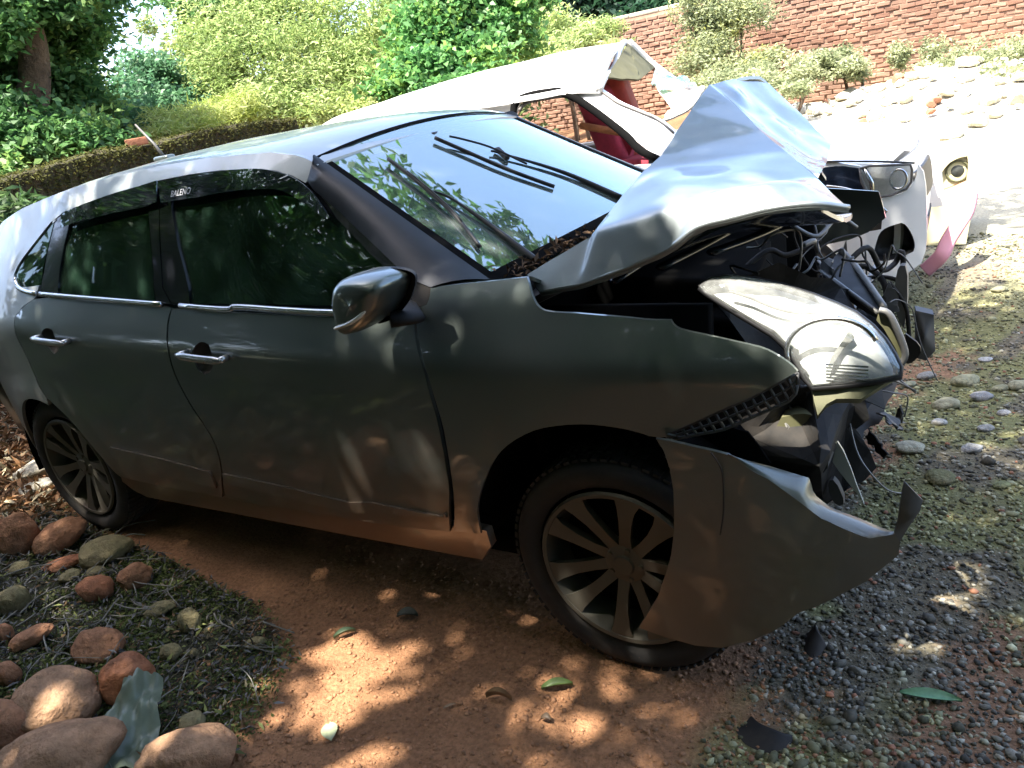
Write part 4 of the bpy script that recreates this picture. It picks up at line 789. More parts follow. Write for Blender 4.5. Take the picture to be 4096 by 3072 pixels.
# mirror
mi = node('wing_mirror', car)
A = np.array(TR['mirror'])[:, [0, 2]]; A = np.array(smooth_poly([tuple(a) for a in A], 80, 2)); c = A.mean(0); n = len(A); V = []; F = []
prof = [(0.02,-.050),(.4,-.049),(.65,-.046),(.8,-.039),(.92,-.024),(.98,-.004),(1.,.018),(.98,.05),(.95,.075)]
for t, dy in prof:
    for p in A: q = c+(p-c)*t; V.append((q[0]+.25*(dy+.062)*.35, -.965+dy, q[1]))
for j in range(len(prof)-1):
    for i in range(n): F.append([j*n+i, j*n+(i+1) % n, (j+1)*n+(i+1) % n, (j+1)*n+i])
F.append([i for i in range(n)])
mk('shell', V, F, MATS['paint'], mi)
V = []; 
for p in A: q = c+(p-c)*.93; V.append((q[0]+.03, -.885, q[1]))
mk('housing', V+[(v[0]+.01, v[1]-.02, v[2]) for v in V], [list(range(n))]+[[i, (i+1) % n, n+(i+1) % n, n+i] for i in range(n)], MATS['plastic'], mi, False)
lo = A[:, 1].min(); L_, R_ = A[:, 0].min(), A[:, 0].max()
ind = catmull([(L_+.028,-1.012,lo+.032),(c[0]-.01,-1.016,lo+.045),(c[0]+.03,-1.004,lo+.066),(c[0]+.048,-.988,lo+.085)], 5)
mk('indicator', *tube(ind, .010, 8, True, .5, (0,0,1)), MATS['clear_plastic'], mi)
mk('arm', *tube([(c[0]+.02,-.91,lo+.02),(c[0]+.06,-.87,lo+.012),(-.50,-.80,1.02)], [.035,.03,.03], 10, True, .6), MATS['plastic'], mi)

# wheels
def wheel(cx, sg, lab=None):
    wn = node('wheel', car); cy = sg*-.705; o = sg*-1
    prof = [(.235,.075),(.25,.088),(.275,.094),(.295,.088),(.306,.074),(.311,.05),(.312,0),(.311,-.05),(.306,-.074),(.295,-.088),(.275,-.094),(.25,-.088),(.235,-.075)]
    V, F = lathe([(r, o*p) for r, p in prof], (cx, cy, .306), 64)
    parts = [(V, F)]
    for i in range(72):
        a = 2*math.pi*i/72
        for yy in (-.062, -.022, .022, .062):
            b = box((0,0,0), (.018,.030,.008)); R3 = .312; sh = a+(.02 if yy > 0 else -.02)
            Vb = [(cx+math.cos(sh)*(R3+v[2])-math.sin(sh)*v[0], cy+o*yy+v[1], .306+math.sin(sh)*(R3+v[2])+math.cos(sh)*v[0]) for v in b[0]]
            parts.append((Vb, b[1]))
    ty = mk('tyre', *join(*parts), MATS['tyre'], wn, True, sharp=40)
    rim = [lathe([(.228,o*.082),(.222,o*.090),(.212,o*.088),(.205,o*.070),(.198,o*.03),(.195,-o*.06)], (cx, cy, .306), 64)]
    rim.append(lathe([(.0,o*.066),(.026,o*.066),(.030,o*.060),(.055,o*.054),(.062,o*.045),(.064,o*.01)], (cx, cy, .306), 32))
    for i in range(10):
        a = 2*math.pi*i/10+.16; tw = .06*(1 if i % 2 else -1)
        P = []
        for r, wd, dp in ((.045,.017,.052),(.09,.015,.064),(.14,.017,.075),(.185,.024,.084),(.212,.034,.086)):
            aa = a+tw*(r-.05)/.16
            cs, sn = math.cos(aa), math.sin(aa)
            for sx in (-1, 1):
                for d2 in (0, -.03):
                    P.append((cx+cs*r-sn*wd*sx*(1 if d2 == 0 else .6), cy+o*(dp+d2+(0.006 if d2 == 0 and False else 0)), .306+sn*r+cs*wd*sx*(1 if d2 == 0 else .6)))
        Fq = []
        for j in range(4):
            b = j*4
            Fq += [[b, b+2, b+6, b+4], [b+1, b+5, b+7, b+3], [b, b+4, b+5, b+1], [b+2, b+3, b+7, b+6]]
        rim.append((P, Fq))
    for i in range(5):
        a = 2*math.pi*i/5; V, F = lathe([(0,o*.062),(.007,o*.062),(.009,o*.045)], (cx+.045*math.cos(a), cy, .306+.045*math.sin(a)), 8); rim.append((V, F))
    mk('rim', *join(*rim), MATS['alloy'], wn, True, sharp=35)
    mk('brake_drum', *lathe([(0,o*.02),(.12,o*.02),(.13,o*.0),(.193,-o*.005),(.193,-o*.05),(.0,-o*.05)], (cx, cy, .306), 32), MATS['void'], wn)
    if lab: wn['label'] = lab
    return wn
wheel(0., 1, 'muddy front wheel with ten-spoke alloy rim'); wheel(-2.52, 1, 'dusty rear wheel with ten-spoke alloy rim'); wheel(0., -1); wheel(-2.52, -1)

# bonnet
rear = TR['bon_rear']; low = TR['bon_low']; ridge = TR['bon_ridge']; far = TR['bon_far']
# the rear edge is straight up to the peak on the side toward the windscreen
O = rear[:2][::-1][1:]+low+ridge[::-1]+rear[2:][::-1]+[rear[1]]
V, F = facets(O, TR['bon_crease'], (.2,-1,.6), .014, 4, 12, .0025)
bon = mk('bonnet', V, F, MATS['paint_sky_lit'], car, True, sharp=60)
bon['label'] = 'buckled grey bonnet folded up into a tent'
V, F = facets([ridge[0]]+far[:-1]+ridge[4:0:-1], TR['bon_farmid'], (.5,-.2,.8), .012, 3, 6, .006)
mk('bonnet_fold', V, F, MATS['paint_sky_lit'], bon, True, sharp=60)
V, F = sheet3([rear[-1],far[1],far[2],(.25,.66,1.02),(.10,.70,.99),(-.16,.68,1.05),(-.08,.45,1.18)], [(.02,.55,1.22)], .035, .008, (0,.4,.9), .012)
mk('bonnet_far_side', V, F, MATS['paint_sky_lit'], bon)
# inner frame of the bonnet, dark, hanging behind the visible edge
V, F = sheet3([(.0,-.70,1.045),(.2,-.71,1.105),(.30,-.70,1.15),(.48,-.66,1.165),(.50,-.52,1.11),(.47,-.2,1.05),(.1,-.2,1.05)], [(.3,-.5,1.10)], .04, .006, (0,-.4,-.9), .01)
mk('inner_frame', V, F, MATS['navy'], bon)

# hanging bumper
O = TR['bumper']
V, F = sheet3(O, [], .025, .004, (.1,-1,.1), .008, lam=1e-3)
bmp = mk('bumper', V, F, MATS['paint_bumper'], car)
bmp['label'] = 'front bumper torn off and hanging beside the wheel'
n = 26; V, F = ruled(resamp(TR['bumper_lip'], n), resamp(TR['bumper_edge'], n), 6, (0,-.006,.008)); V, F = shell(V, F, (-.1,.8,-.4), .004)
mk('bumper_ledge', V, F, MATS['paint_bumper'], bmp)
tb = np.array(TR['bumper_tab']); V, F = sheet3(TR['bumper_tab'], [tuple(tb.mean(0)+np.array((.012,-.02,0)))], .02, .003, (.3,-1,0), .006)
mk('bumper_tab', V, F, MATS['plastic_grey'], bmp)
mk('bumper_seam', *tube(catmull([np.array(p)+np.array((0,-.006,0)) for p in TR['bumper_seam'][:5]], 6), .0016, 5), MATS['black'], bmp)

# headlight
hl = node('headlight', car)
LN = TR['lens']; c = np.array(LN).mean(0)
V, F = sheet3(LN, [], .018, 0, (.2,-1,.7), .003, lam=1e-4, bulge=.022)
lens = mk('lens', V, F, MATS['lens'], hl)
inn = [tuple(c+(np.array(p)-c)*.955+np.array((-.006,.022,-.018))) for p in LN]
V, F = sheet3(inn, [], .02, .003, (.2,-1,.7), .004, lam=1e-4, bulge=.006)
mk('reflector', V, F, MATS['lens_back'], hl)
# reflector bowl, divider and ribs inside the lamp
def onl(i, t, off): return tuple(np.array(LN[i])*(1-t)+c*t+np.array((0, off, off*-.8)))
bc = np.array((.515,-.745,.905)); ringp = []
for a in np.linspace(R(20), R(200), 18): ringp.append(bc+np.array((math.cos(a)*.085, -.012+math.sin(a)*.02, math.sin(a)*.062)))
mk('bowl_rim', *tube(ringp, .005, 6), MATS['silver'], hl)
mk('light_guide', *tube(catmull([np.array(p)+np.array((0,.0,-.004)) for p in TR['lamp_line']], 5), .0035, 6), MATS['plastic_grey'], hl)
V, F = sheet3([tuple(np.array(p)+np.array((0,.008,-.004))) for p in TR['reflector_dark']], [], .02, 0, (.2,-1,.7), .003); mk('lamp_shield', V, F, MATS['metal_grey'], hl)
for i in range(6):
    a = np.array((.505,-.762,.880-.007*i)); mk('lamp_rib', *tube([a, a+np.array((.075,.018,-.010))], .0022, 5), MATS['silver'], hl)
H = TR['housing']; hc = np.array(H).mean(0); V, F = sheet3(H, [tuple(hc+np.array((0,-.006,0)))], .02, .003, (0,-1,0), .05)
mk('housing', V, F, MATS['olive_plastic'], hl)
rimp = LN+[LN[0]]; mk('lens_gasket', *tube([np.array(p)+np.array((0,.006,-.006)) for p in rimp], .007, 6), MATS['black'], hl)

# bumper bracket lattice hanging under the fender
la = node('bumper_bracket', car); LT = np.array(TR['lattice']); top = resamp(LT[:6], 16); bot = resamp(LT[6:][::-1], 16)
P_ = []
for i in range(16):
    P_.append(tube([top[i], bot[i] if False else top[i]*.0+bot[i]], .004, 4))
P_.append(tube(top, .004, 5)); P_.append(tube(bot, .004, 5)); P_.append(tube([(t+b)/2 for t, b in zip(top, bot)], .003, 5))
mk('lattice', *join(*P_), MATS['plastic_grey'], la)
mk('backing', *sheet3([tuple(p) for p in LT+np.array((0,.03,0))], [], .04, 0, (0,-1,0), .004), MATS['black'], la)

# crushed front end behind the panels
eng = node('engine_bay', car)
mk('radiator', *join(*[box((.36+.004*i,-.02,.50+.012*i),(.012,.62,.004),ry=.35) for i in range(26)]), MATS['metal_grey'], eng)
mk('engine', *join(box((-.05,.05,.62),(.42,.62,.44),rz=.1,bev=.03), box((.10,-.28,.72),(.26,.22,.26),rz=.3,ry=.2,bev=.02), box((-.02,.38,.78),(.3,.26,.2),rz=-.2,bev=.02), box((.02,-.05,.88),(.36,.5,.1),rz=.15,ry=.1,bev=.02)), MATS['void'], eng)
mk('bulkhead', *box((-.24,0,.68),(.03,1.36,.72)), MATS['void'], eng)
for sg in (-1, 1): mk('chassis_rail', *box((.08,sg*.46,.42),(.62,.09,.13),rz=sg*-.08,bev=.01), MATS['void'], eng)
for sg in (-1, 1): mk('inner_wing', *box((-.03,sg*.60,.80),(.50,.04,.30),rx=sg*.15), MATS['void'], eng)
def sh(name, k, m, inner=(), face=(0,-1,0), thick=.01, rough=.006, lab=None):
    V, F = sheet3(TR[k] if k in ('plate','strut') else smooth_poly(TR[k], 100), inner, .02, rough, face, thick, lam=1e-3); o = mk(name, V, F, MATS[m], eng, True, sharp=50)
    if lab: o['label'] = lab
    return o
sh('radiator_panel', 'plate', 'black', face=(.5,-.6,.5), thick=.02, lab='bent black radiator panel leaning across the crushed nose')
sh('strut', 'strut', 'olive_plastic', face=(.3,-1,0), thick=.02)
sh('bracket', 'bracket', 'metal_grey', face=(.3,-1,0), thick=.03)
sh('torn_flap', 'blackflap', 'black', face=(.3,-1,0), thick=.008)
sh('washer_tank', 'tank', 'olive_plastic', face=(0,-1,0), thick=.12)
sh('torn_strip', 'strip', 'clear_plastic', face=(0,-1,0), thick=.006)
sh('duct', 'box', 'plastic_grey', face=(0,-1,.4), thick=.08)
sh('fender_liner', 'liner1', 'void', face=(0,-1,0), thick=.006, rough=.015)
sh('peg', 'peg', 'plastic_grey', face=(0,-1,0), thick=.02)
def edge_tube(k, idx, r, m, name='edge_trim'):
    mk(name, *tube(catmull([np.array(TR[k][i])+np.array((0,-.008,0)) for i in idx], 5), r, 6), MATS[m], eng)
edge_tube('plate', [0,4], .006, 'metal_grey'); edge_tube('plate', [1,2,3], .008, 'metal_grey')
edge_tube('strut', [0,1,2,3], .008, 'metal_grey')
for i in range(16):
    a = np.array((RNG.uniform(.15,.50), RNG.uniform(-.35,.25), RNG.uniform(.72,1.0)))
    P = [a]
    for j in range(5): P.append(P[-1]+np.array((RNG.uniform(-.02,.06), RNG.uniform(-.07,.07), RNG.uniform(-.09,.05))))
    mk('hose' if i < 3 else 'wire', *tube(catmull(P, 5), .008 if i < 3 else .003, 7), MATS['plastic' if i % 3 else 'metal_grey'], eng)
def px_wire(P, r, m='plastic'): mk('wire', *tube(catmull(P, 6), r, 7), MATS[m], eng)
px_wire([(.38,.1,.80),(.44,.12,.84),(.50,.10,.80),(.52,.08,.72),(.54,.1,.66)], .009)
px_wire([(.40,.1,.79),(.47,.14,.80),(.54,.12,.79),(.56,.1,.72)], .006)
px_wire([(.30,-.1,1.02),(.36,-.08,.98),(.40,0,1.01),(.44,.05,.97)], .006, 'metal_grey')
px_wire([(.52,.08,.80),(.56,.10,.72),(.57,.1,.62)], .006)
V, F = facets([(.44,-.34,.46),(.50,-.34,.47),(.53,.0,.50),(.52,.5,.47),(.46,.5,.44),(.47,.0,.42)], [(.50,-.1,.49)], (1,0,.2), .05, 3, 3, .03); mk('crash_bar', V, F, MATS['plastic'], eng, True, sharp=40)
V, F = facets([(.585,.12,.70),(.63,.12,.69),(.635,.13,.58),(.61,.13,.55),(.585,.12,.56)], [(.61,.09,.63)], (.5,-1,0), .04, 3, 2, .015); mk('bracket_box', V, F, MATS['plastic_grey'], eng, True, sharp=40)
# folded hem along the bonnet's torn edge, clips, wires and broken plastic in the nose
mk('bonnet_hem', *tube(catmull([np.array(p)+np.array((.0,.006,-.002)) for p in [rear[0]]+low], 4), .007, 6), MATS['paint_sky_lit'], bon)
for k_ in range(3): mk('inner_rib', *tube(catmull([np.array((.02+.12*k_,-.66,1.03+.03*k_)), np.array((.10+.12*k_,-.45,1.07+.01*k_)), np.array((.18+.10*k_,-.15,1.10))], 4), .016, 6, True, .5), MATS['navy'], bon)
def jag(P, a):
    out = []
    for i in range(len(P)):
        p, q = np.array(P[i]), np.array(P[(i+1) % len(P)]); out.append(tuple(p))
        for t in (.25, .5, .75): out.append(tuple(p+(q-p)*t+RNG.normal(size=3)*np.array((a, a*.6, a))))
    return out
for O_, f_ in (([(.22,-.55,.96),(.34,-.42,1.0),(.46,-.30,.90),(.53,-.20,.78),(.55,-.28,.62),(.50,-.42,.60),(.34,-.52,.72)], (.3,-1,.5)), ([(.28,-.66,.70),(.44,-.60,.76),(.54,-.52,.70),(.56,-.50,.52),(.46,-.56,.44),(.30,-.64,.52)], (.4,-1,.1)), ([(.36,-.20,.88),(.46,-.06,.82),(.54,.0,.70),(.55,-.05,.54),(.46,-.18,.54),(.38,-.26,.72)], (.6,-1,.2))):
    q_ = np.array(O_); inn_ = [tuple(q_.mean(0)+RNG.normal(size=3)*np.array((.09,.05,.09))) for _ in range(9)]
    try: V, F = facets(jag(O_, .014), inn_, f_, .006, 2, 1, .02)
    except Exception: continue
    mk('crushed_panel', V, F, MATS['plastic'], eng, False)
for i in range(26):
    x = RNG.uniform(.22, .58); y = RNG.uniform(-.62, .15); z = RNG.uniform(.36, .92)
    if z > .80 and y < -.45: z -= .3
    s = RNG.uniform(.025, .07); ax = RNG.normal(size=(2, 3)); ax /= np.linalg.norm(ax, axis=1)[:, None]
    P = [np.array((x, y, z))+s*(math.cos(a)*ax[0]+math.sin(a)*ax[1])*RNG.uniform(.5, 1.3) for a in np.linspace(0, 5.4, 6)]
    try: V, F = facets(jag(P, s*.10), [], (.3,-1,.2), .004, 1, 1, .004)
    except Exception: continue
    mk('broken_plastic', V, F, MATS[('plastic','plastic_grey','black','metal_grey','plastic')[i % 5]], eng, False)
for i in range(34):
    a = np.array((RNG.uniform(.25,.56), RNG.uniform(-.50,.12), RNG.uniform(.55,.98)))
    if a[2] > .80 and a[1] < -.42: a[2] -= .25
    P = [a]; dv = RNG.normal(size=3)*.03
    for j in range(5): dv = dv*.7+RNG.normal(size=3)*.022+np.array((0,0,-.006)); P.append(P[-1]+dv)
    mk('wire', *tube(catmull(P, 4), RNG.uniform(.0015, .0035), 5), MATS[('plastic','metal_grey','plastic_grey')[i % 3]], eng)
# floor, low light block and cabin
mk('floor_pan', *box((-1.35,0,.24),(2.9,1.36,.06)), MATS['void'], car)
mk('underbody_blocker', *join(box((-1.25,.12,.19),(1.75,1.2,.14),bev=.03), box((-2.0,.2,.20),(.5,.9,.16),bev=.05), tube([(-.3,.1,.15),(-1.2,.05,.14),(-2.2,.25,.15),(-3.0,.35,.2)], .035, 8)), MATS['void'], car)  # unseen parts set low to keep light from under the car
cb = node('cabin', car)
def seat(x, y):
    V, F = join(box((x,y,.52),(.50,.50,.16),ry=-.08,bev=.05), box((x-.30,y,.86),(.15,.48,.62),ry=-.25,bev=.06), box((x-.42,y,1.24),(.09,.26,.17),ry=-.2,bev=.035))
    return mk('seat', V, F, MATS['cloth'], cb)
seat(-1.0,-.37); seat(-1.0,.37)
mk('bench', *join(box((-1.95,0,.55),(.5,1.25,.18),bev=.05), box((-2.28,0,.86),(.16,1.25,.60),ry=-.3,bev=.05), box((-2.40,-.36,1.18),(.08,.24,.14),bev=.03), box((-2.40,.36,1.18),(.08,.24,.14),bev=.03)), MATS['cloth_grey'], cb)
mk('dashboard', *join(box((-.45,0,.93),(.36,1.34,.18),ry=.1,bev=.05), box((-.52,0,.72),(.2,.3,.4),bev=.03)), MATS['plastic'], cb)
P = [( -.70+.06*math.sin(a)*.9, -.37+.18*math.cos(a), .96+.17*math.sin(a)) for a in np.linspace(0, 2*math.pi, 33)]
mk('steering_wheel', *join(tube(P, .014, 8, False), tube([(-.70,-.37,.96),(-.5,-.37,.90)], .05, 10), tube([(-.70,-.53,.96),(-.69,-.37,.97),(-.70,-.21,.96)], .018, 8)), MATS['black'], cb)
mk('rear_view_mirror', *box((-.86,.0,1.37),(.03,.22,.06),rz=.2,bev=.012), MATS['black'], cb)

# ================================================================ white wrecked sedan beyond
wc = thing('white_sedan', 'white wrecked sedan with torn open roof and red seats behind the grey car', 'car', (-1.6, 2.6, 0))
def wy(x, z): return 1.74+.55*max(0, z-.93)+.9*max(0, x-.1)**2
def wl(off=0.): return lambda x, z: (x, wy(x, z)+off, z)
def wxz(k): return [(p[0], p[2]) for p in TR[k]]
n = 20
A = resamp(TR['w_roof_far'], n); B = resamp([(-3.6,1.97,1.40)]+[(p[0],p[1],p[2]) for p in TR['w_roof_near'][1:]], n)
V, F = ruled(A, B, 12, (0,0,.05)); V = [np.array(v)+np.array((0,0,.012*nz(v[0],v[1],3.,5.))) for v in V]
wr = mk('roof', *shell(V, F, (0,0,-1), .025), MATS['white_paint'], wc); wr['label'] = 'dented white roof bent up at its front edge'
mk('roof_edge', *tube([np.array(A[-1])+(np.array(B[-1])-np.array(A[-1]))*t+np.array((0,0,.02*math.sin(9*t)-.01)) for t in np.linspace(0, 1, 14)], .022, 8), MATS['white_trim'], wr)
patch('windscreen_pillar', wxz('w_pillar'), wl(), MATS['white_paint'], wc, (), .04, .05, (0,1,0))
mk('pillar_line', *tube(catmull([(p[0], wy(p[0], p[2])-.006, p[2]) for p in TR['w_pillar'][8:14]], 4), .006, 6), MATS['plastic_grey'], wc)
patch('roof_rail', wxz('w_rail'), wl(.004), MATS['white_paint'], wc, (), .04, .05, (0,1,0), sm=False)
wp = [(p[0], wy(p[0], p[2])-.012, p[2]) for p in TR['w_window'][:12]]
mk('window_seal', *tube(catmull(wp, 4), .022, 7), MATS['void'], wc)
mk('window_seal', *tube([np.array(p)+np.array((.03,.0,-.03)) for p in catmull(wp[1:-1], 4)], .012, 7), MATS['plastic_grey'], wc)
patch('front_door', [(-.62,.30),(-.60,.92),(-.82,.99),(-1.80,1.00),(-1.82,.30)], wl(), MATS['white_paint'], wc, (), .08, .05, (0,1,0), sm=False)
patch('rear_door', [(-1.84,.30),(-1.83,1.0),(-2.75,1.04),(-2.8,.6),(-2.6,.30)], wl(), MATS['white_paint'], wc, (), .08, .05, (0,1,0), sm=False)
patch('rear_pillar', [(-1.76,1.0),(-1.77,1.40),(-1.70,1.44),(-2.4,1.44),(-3.3,1.38),(-3.5,1.05),(-2.8,1.02)], wl(.02), MATS['white_paint'], wc, [[(-1.9,1.06),(-1.9,1.36),(-2.45,1.36),(-2.65,1.07)]], .06, .05, (0,1,0), sm=False)
patch('fender', [(-.58,.30),(-.57,.93),(.05,.925),(.20,.88),(.17,.80),(.19,.72),(.15,.60),(.10,.45),(-.05,.62),(-.22,.64),(-.40,.55),(-.46,.30)], wl(), MATS['white_paint'], wc, (), .05, .03, (0,1,0), sm=False)
patch('far_side', [(-3.9,.3),(-3.9,1.0),(-1.0,1.02),(-.3,.95),(.4,.85),(.45,.35)], lambda x, z: (x, 3.38, z), MATS['white_paint'], wc, (), .15, .06, (0,-1,0), sm=False)
# bonnet with its shut line
NB = lambda y: .40-.10*((y-2.55)/.85)**2
V = []; F = []; nn = 18; mm = 14
for i in range(nn+1):
    t = i/nn
    for j in range(mm+1):
        s = j/mm; y = 1.79+s*1.50; x0 = -.62+.10*(1-(2*s-1)**2); x1 = NB(y)-.04; x = x0+(x1-x0)*t
        z = .955-.085*t**1.5+.075*(1-(2*s-1)**2)*(1-.4*t)+.006*nz(x, y, 4., 9.)
        V.append((x, y+.07*t*(1-2*s)*.6, z))
for i in range(nn):
    for j in range(mm): F.append([i*(mm+1)+j, i*(mm+1)+j+1, (i+1)*(mm+1)+j+1, (i+1)*(mm+1)+j])
mk('bonnet', *shell(V, F, (0,0,-1), .03), MATS['white_paint'], wc)
mk('bonnet_gap', *tube(catmull([np.array(p)+np.array((0,-.004,-.004)) for p in TR['w_bonnet_edge']], 4), .005, 6), MATS['black'], wc)
# nose: front face in plan
def nose(name, ylo, yhi, zlo, zhi, m, off=0., parent=wc, thick=.03):
    V = []; F = []; a, b = 12, 6
    for i in range(a+1):
        for j in range(b+1):
            y = ylo+(yhi-ylo)*i/a; z = zlo+(zhi-zlo)*j/b; V.append((NB(y)-.03+off+.05*math.sin(math.pi*min(1, max(0, (z-.2)/.7))), y, z))
    for i in range(a):
        for j in range(b): F.append([i*(b+1)+j, (i+1)*(b+1)+j, (i+1)*(b+1)+j+1, i*(b+1)+j+1])
    return mk(name, *shell(V, F, (-1,0,0), thick), MATS[m], parent)
nose('nose_panel', 1.95, 3.25, .64, .84, 'white_paint'); nose('grille', 2.15, 2.95, .60, .76, 'black', .012); nose('lower_bumper', 1.88, 3.3, .30, .62, 'white_paint', .0); nose('lower_grille', 2.2, 2.9, .34, .46, 'black', .01)
nose('far_headlight', 2.75, 3.15, .72, .83, 'lens_back', .014)
pg = [p for p in wxz('w_bumper_out')]
patch('bumper', [(.14,.70),(.25,.715),(.33,.72),(.39,.74),(.425,.79),(.43,.855),(.46,.80),(.47,.6),(.47,.45),(.45,.38),(.38,.33),(.24,.335),(.16,.36),(.13,.5)], wl(-.002), MATS['white_paint'], wc, [smooth_poly(wxz('w_fog'))], .03, .025, (0,1,0), sm=True)
A = np.array(smooth_poly(wxz('w_fog'))); c = A.mean(0); V = []; F = []; n = len(A)
for t, d in ((1.,0.),(.94,.05),(.9,.10),(.5,.11),(.0,.11)):
    for p in A: q = c+(p-c)*t; V.append((q[0]-.02*d/.1, wy(*q)+.004+d, q[1]))
for j in range(4):
    for i in range(n): F.append([j*n+i, j*n+(i+1) % n, (j+1)*n+(i+1) % n, (j+1)*n+i])
mk('fog_lamp_recess', V, F, MATS['black'], wc)
hh = node('headlight', wc)
patch('lens', wxz('w_headlight'), wl(-.006), MATS['lens'], hh, (), .03, .004, (0,1,0))
patch('reflector', wxz('w_headlight'), wl(.03), MATS['lens_back'], hh, (), .03, .01, (0,1,0))
HP = wxz('w_headlight'); mk('lens_rim', *tube([(p[0], wy(*p)-.008, p[1]) for p in HP+[HP[0]]], .006, 6), MATS['plastic_grey'], hh)
mk('bulb_ring', *tube([(.355+.035*math.cos(a), 1.79, .80+.045*math.sin(a)) for a in np.linspace(0, 6.283, 20)], .006, 6, False), MATS['silver'], hh)
mk('lamp_divider', *tube([(.215,1.752,.87),(.245,1.758,.80),(.25,1.76,.73)], .012, 6), MATS['silver'], hh)
patch('lamp_pod', wxz('w_headdark'), wl(-.002), MATS['navy'], wc, (), .03, .03, (0,1,0))
gp = TR['w_grillepiece']; V, F = sheet3(gp, [tuple(np.array(gp).mean(0)+np.array((.02,-.03,0)))], .03, .004, (.2,-1,.2), .012, lam=1e-4)
pc = mk('torn_fender_liner', V, F, MATS['plastic'], wc); mk('liner_edge', *tube(catmull(gp[:5], 5), .005, 6), MATS['silver'], pc)
# torn windscreen opening, headliner, seats
L4 = TR['w_liner']
V, F = sheet3([L4[0],L4[1],L4[2]], [], .04, .01, (.6,-.5,.3), .012); mk('headliner', V, F, MATS['liner'], wc)
V, F = sheet3([L4[1],L4[3],L4[2]], [], .04, .012, (.6,-.5,.3), .012); mk('headliner_flap', V, F, MATS['liner'], wc)
mk('far_pillar', *tube(catmull([L4[1],L4[3],(-1.05,3.05,1.30),(-.7,3.15,1.08),(-.5,3.25,.98)], 5), .03, 8), MATS['white_trim'], wc)
V, F = sheet3(TR['w_glass'], [], .03, .03, (.4,-.5,.8), .006); mk('crumpled_windscreen', V, F, MATS['shard'], wc)
V, F = sheet3(TR['w_cowl'], [], .03, .03, (.3,-.4,.9), .01); mk('crumpled_cowl', V, F, mat('scuffed', (.40,.39,.34), rough=.7, col2=(.12,.11,.08), vscale=9), wc)
s1 = np.array(TR['w_seatback']).mean(0); mk('seat', *join(box(s1+np.array((-.05,.05,-.05)),(.14,.42,.55),rz=.3,ry=-.25,bev=.05), box(s1+np.array((.15,.0,-.4)),(.5,.45,.16),rz=.2,bev=.05)), MATS['red_seat'], wc)
s2 = np.array(TR['w_seat']).mean(0); mk('seat', *join(box(s2+np.array((-.05,.15,.02)),(.16,.46,.5),rz=.1,ry=-.3,bev=.05), box(s2+np.array((.25,.1,-.25)),(.5,.46,.16),bev=.05)), MATS['red_cloth'], wc)
V, F = sheet3(TR['w_seat'], [], .03, .03, (0,-1,.3), .02, lam=1e-4); mk('seat_cover', V, F, MATS['red_cloth'], wc)
mk('orange_trim', *tube(catmull([(-1.46,2.25,1.21),(-1.30,2.22,1.17),(-1.15,2.2,1.13),(-1.02,2.2,1.06),(-.95,2.15,.98)], 5), .022, 8), MATS['orange_trim'], wc)
mk('dashboard', *box((-.72,2.55,.93),(.4,1.3,.2),bev=.05), MATS['plastic'], wc)
mk('floor_pan', *box((-1.7,2.58,.30),(3.6,1.5,.08)), MATS['black'], wc)
mk('door_inner', *box((-1.5,3.30,.75),(1.6,.05,.5),bev=.01), MATS['plastic_grey'], wc)
for cx in (-.22, -2.85):
    for cy in (1.84, 3.28):
        wn = node('wheel', wc)
        mk('tyre', *lathe([(.19,-.09),(.27,-.095),(.295,-.06),(.30,0),(.295,.06),(.27,.095),(.19,.09)], (cx, cy, .30), 40), MATS['tyre'], wn)
        mk('rim', *lathe([(0,-.05),(.05,-.055),(.18,-.04),(.192,-.085),(.192,.08)], (cx, cy, .30), 32), MATS['alloy'], wn)

# torn cream bumper with a lamp, and the pink strip
cm = thing('torn_bumper', 'torn cream bumper with round fog lamp propped beyond the white sedan', 'bumper', (.5, 3.75, 0))
E_ = np.array(TR['eye']); ec = E_.mean(0)
o2 = [(.30,.0),(.33,.34),(.345,.50),(.40,.62),(.44,.70),(.55,.70),(.60,.60),(.61,.40),(.585,.20),(.56,.0)]
def cl(off): return lambda x, z: (x, 3.72+off+.9*(x-.45)**2, z)
patch('shell', o2, cl(0), MATS['cream'], cm, [smooth_poly([(p[0], p[2]) for p in E_])], .03, .02, (0,1,0))
A = np.array(smooth_poly([(p[0], p[2]) for p in E_])); c = A.mean(0); V = []; F = []; n = len(A)
for t, d in ((1.,0.),(.93,.04),(.85,.07),(.4,.08),(0,.08)):
    for p in A: q = c+(p-c)*t; x, y, z = cl(.006+d)(*q); V.append((x, y, z))
for j in range(4):
    for i in range(n): F.append([j*n+i, j*n+(i+1) % n, (j+1)*n+(i+1) % n, (j+1)*n+i])
mk('lamp_recess', V, F, MATS['rust'], cm)
mk('fog_lamp', *lathe([(0,-.02),(.03,-.016),(.055,.0),(.065,.02),(.05,.05)], (.495,3.76,.49), 24), MATS['lens_dark'], cm)
mk('lamp_ring', *tube([(.495+.066*math.cos(a), 3.745, .49+.066*math.sin(a)) for a in np.linspace(0, 6.283, 24)], .007, 6, False), MATS['olive_plastic'], cm)
mk('side_return', *box((.45,4.1,.30),(.22,.70,.58),bev=.03), MATS['cream'], cm)
pk = catmull(TR['pink'], 6); V, F = tube(pk, .045, 8, True, .25, (0,1,0))
tag(mk('plastic_strip', V, F, MATS['pink'], base=pk[-1]), 'faded pink plastic strip bowed down to the ground beyond the white bumper', 'strip')

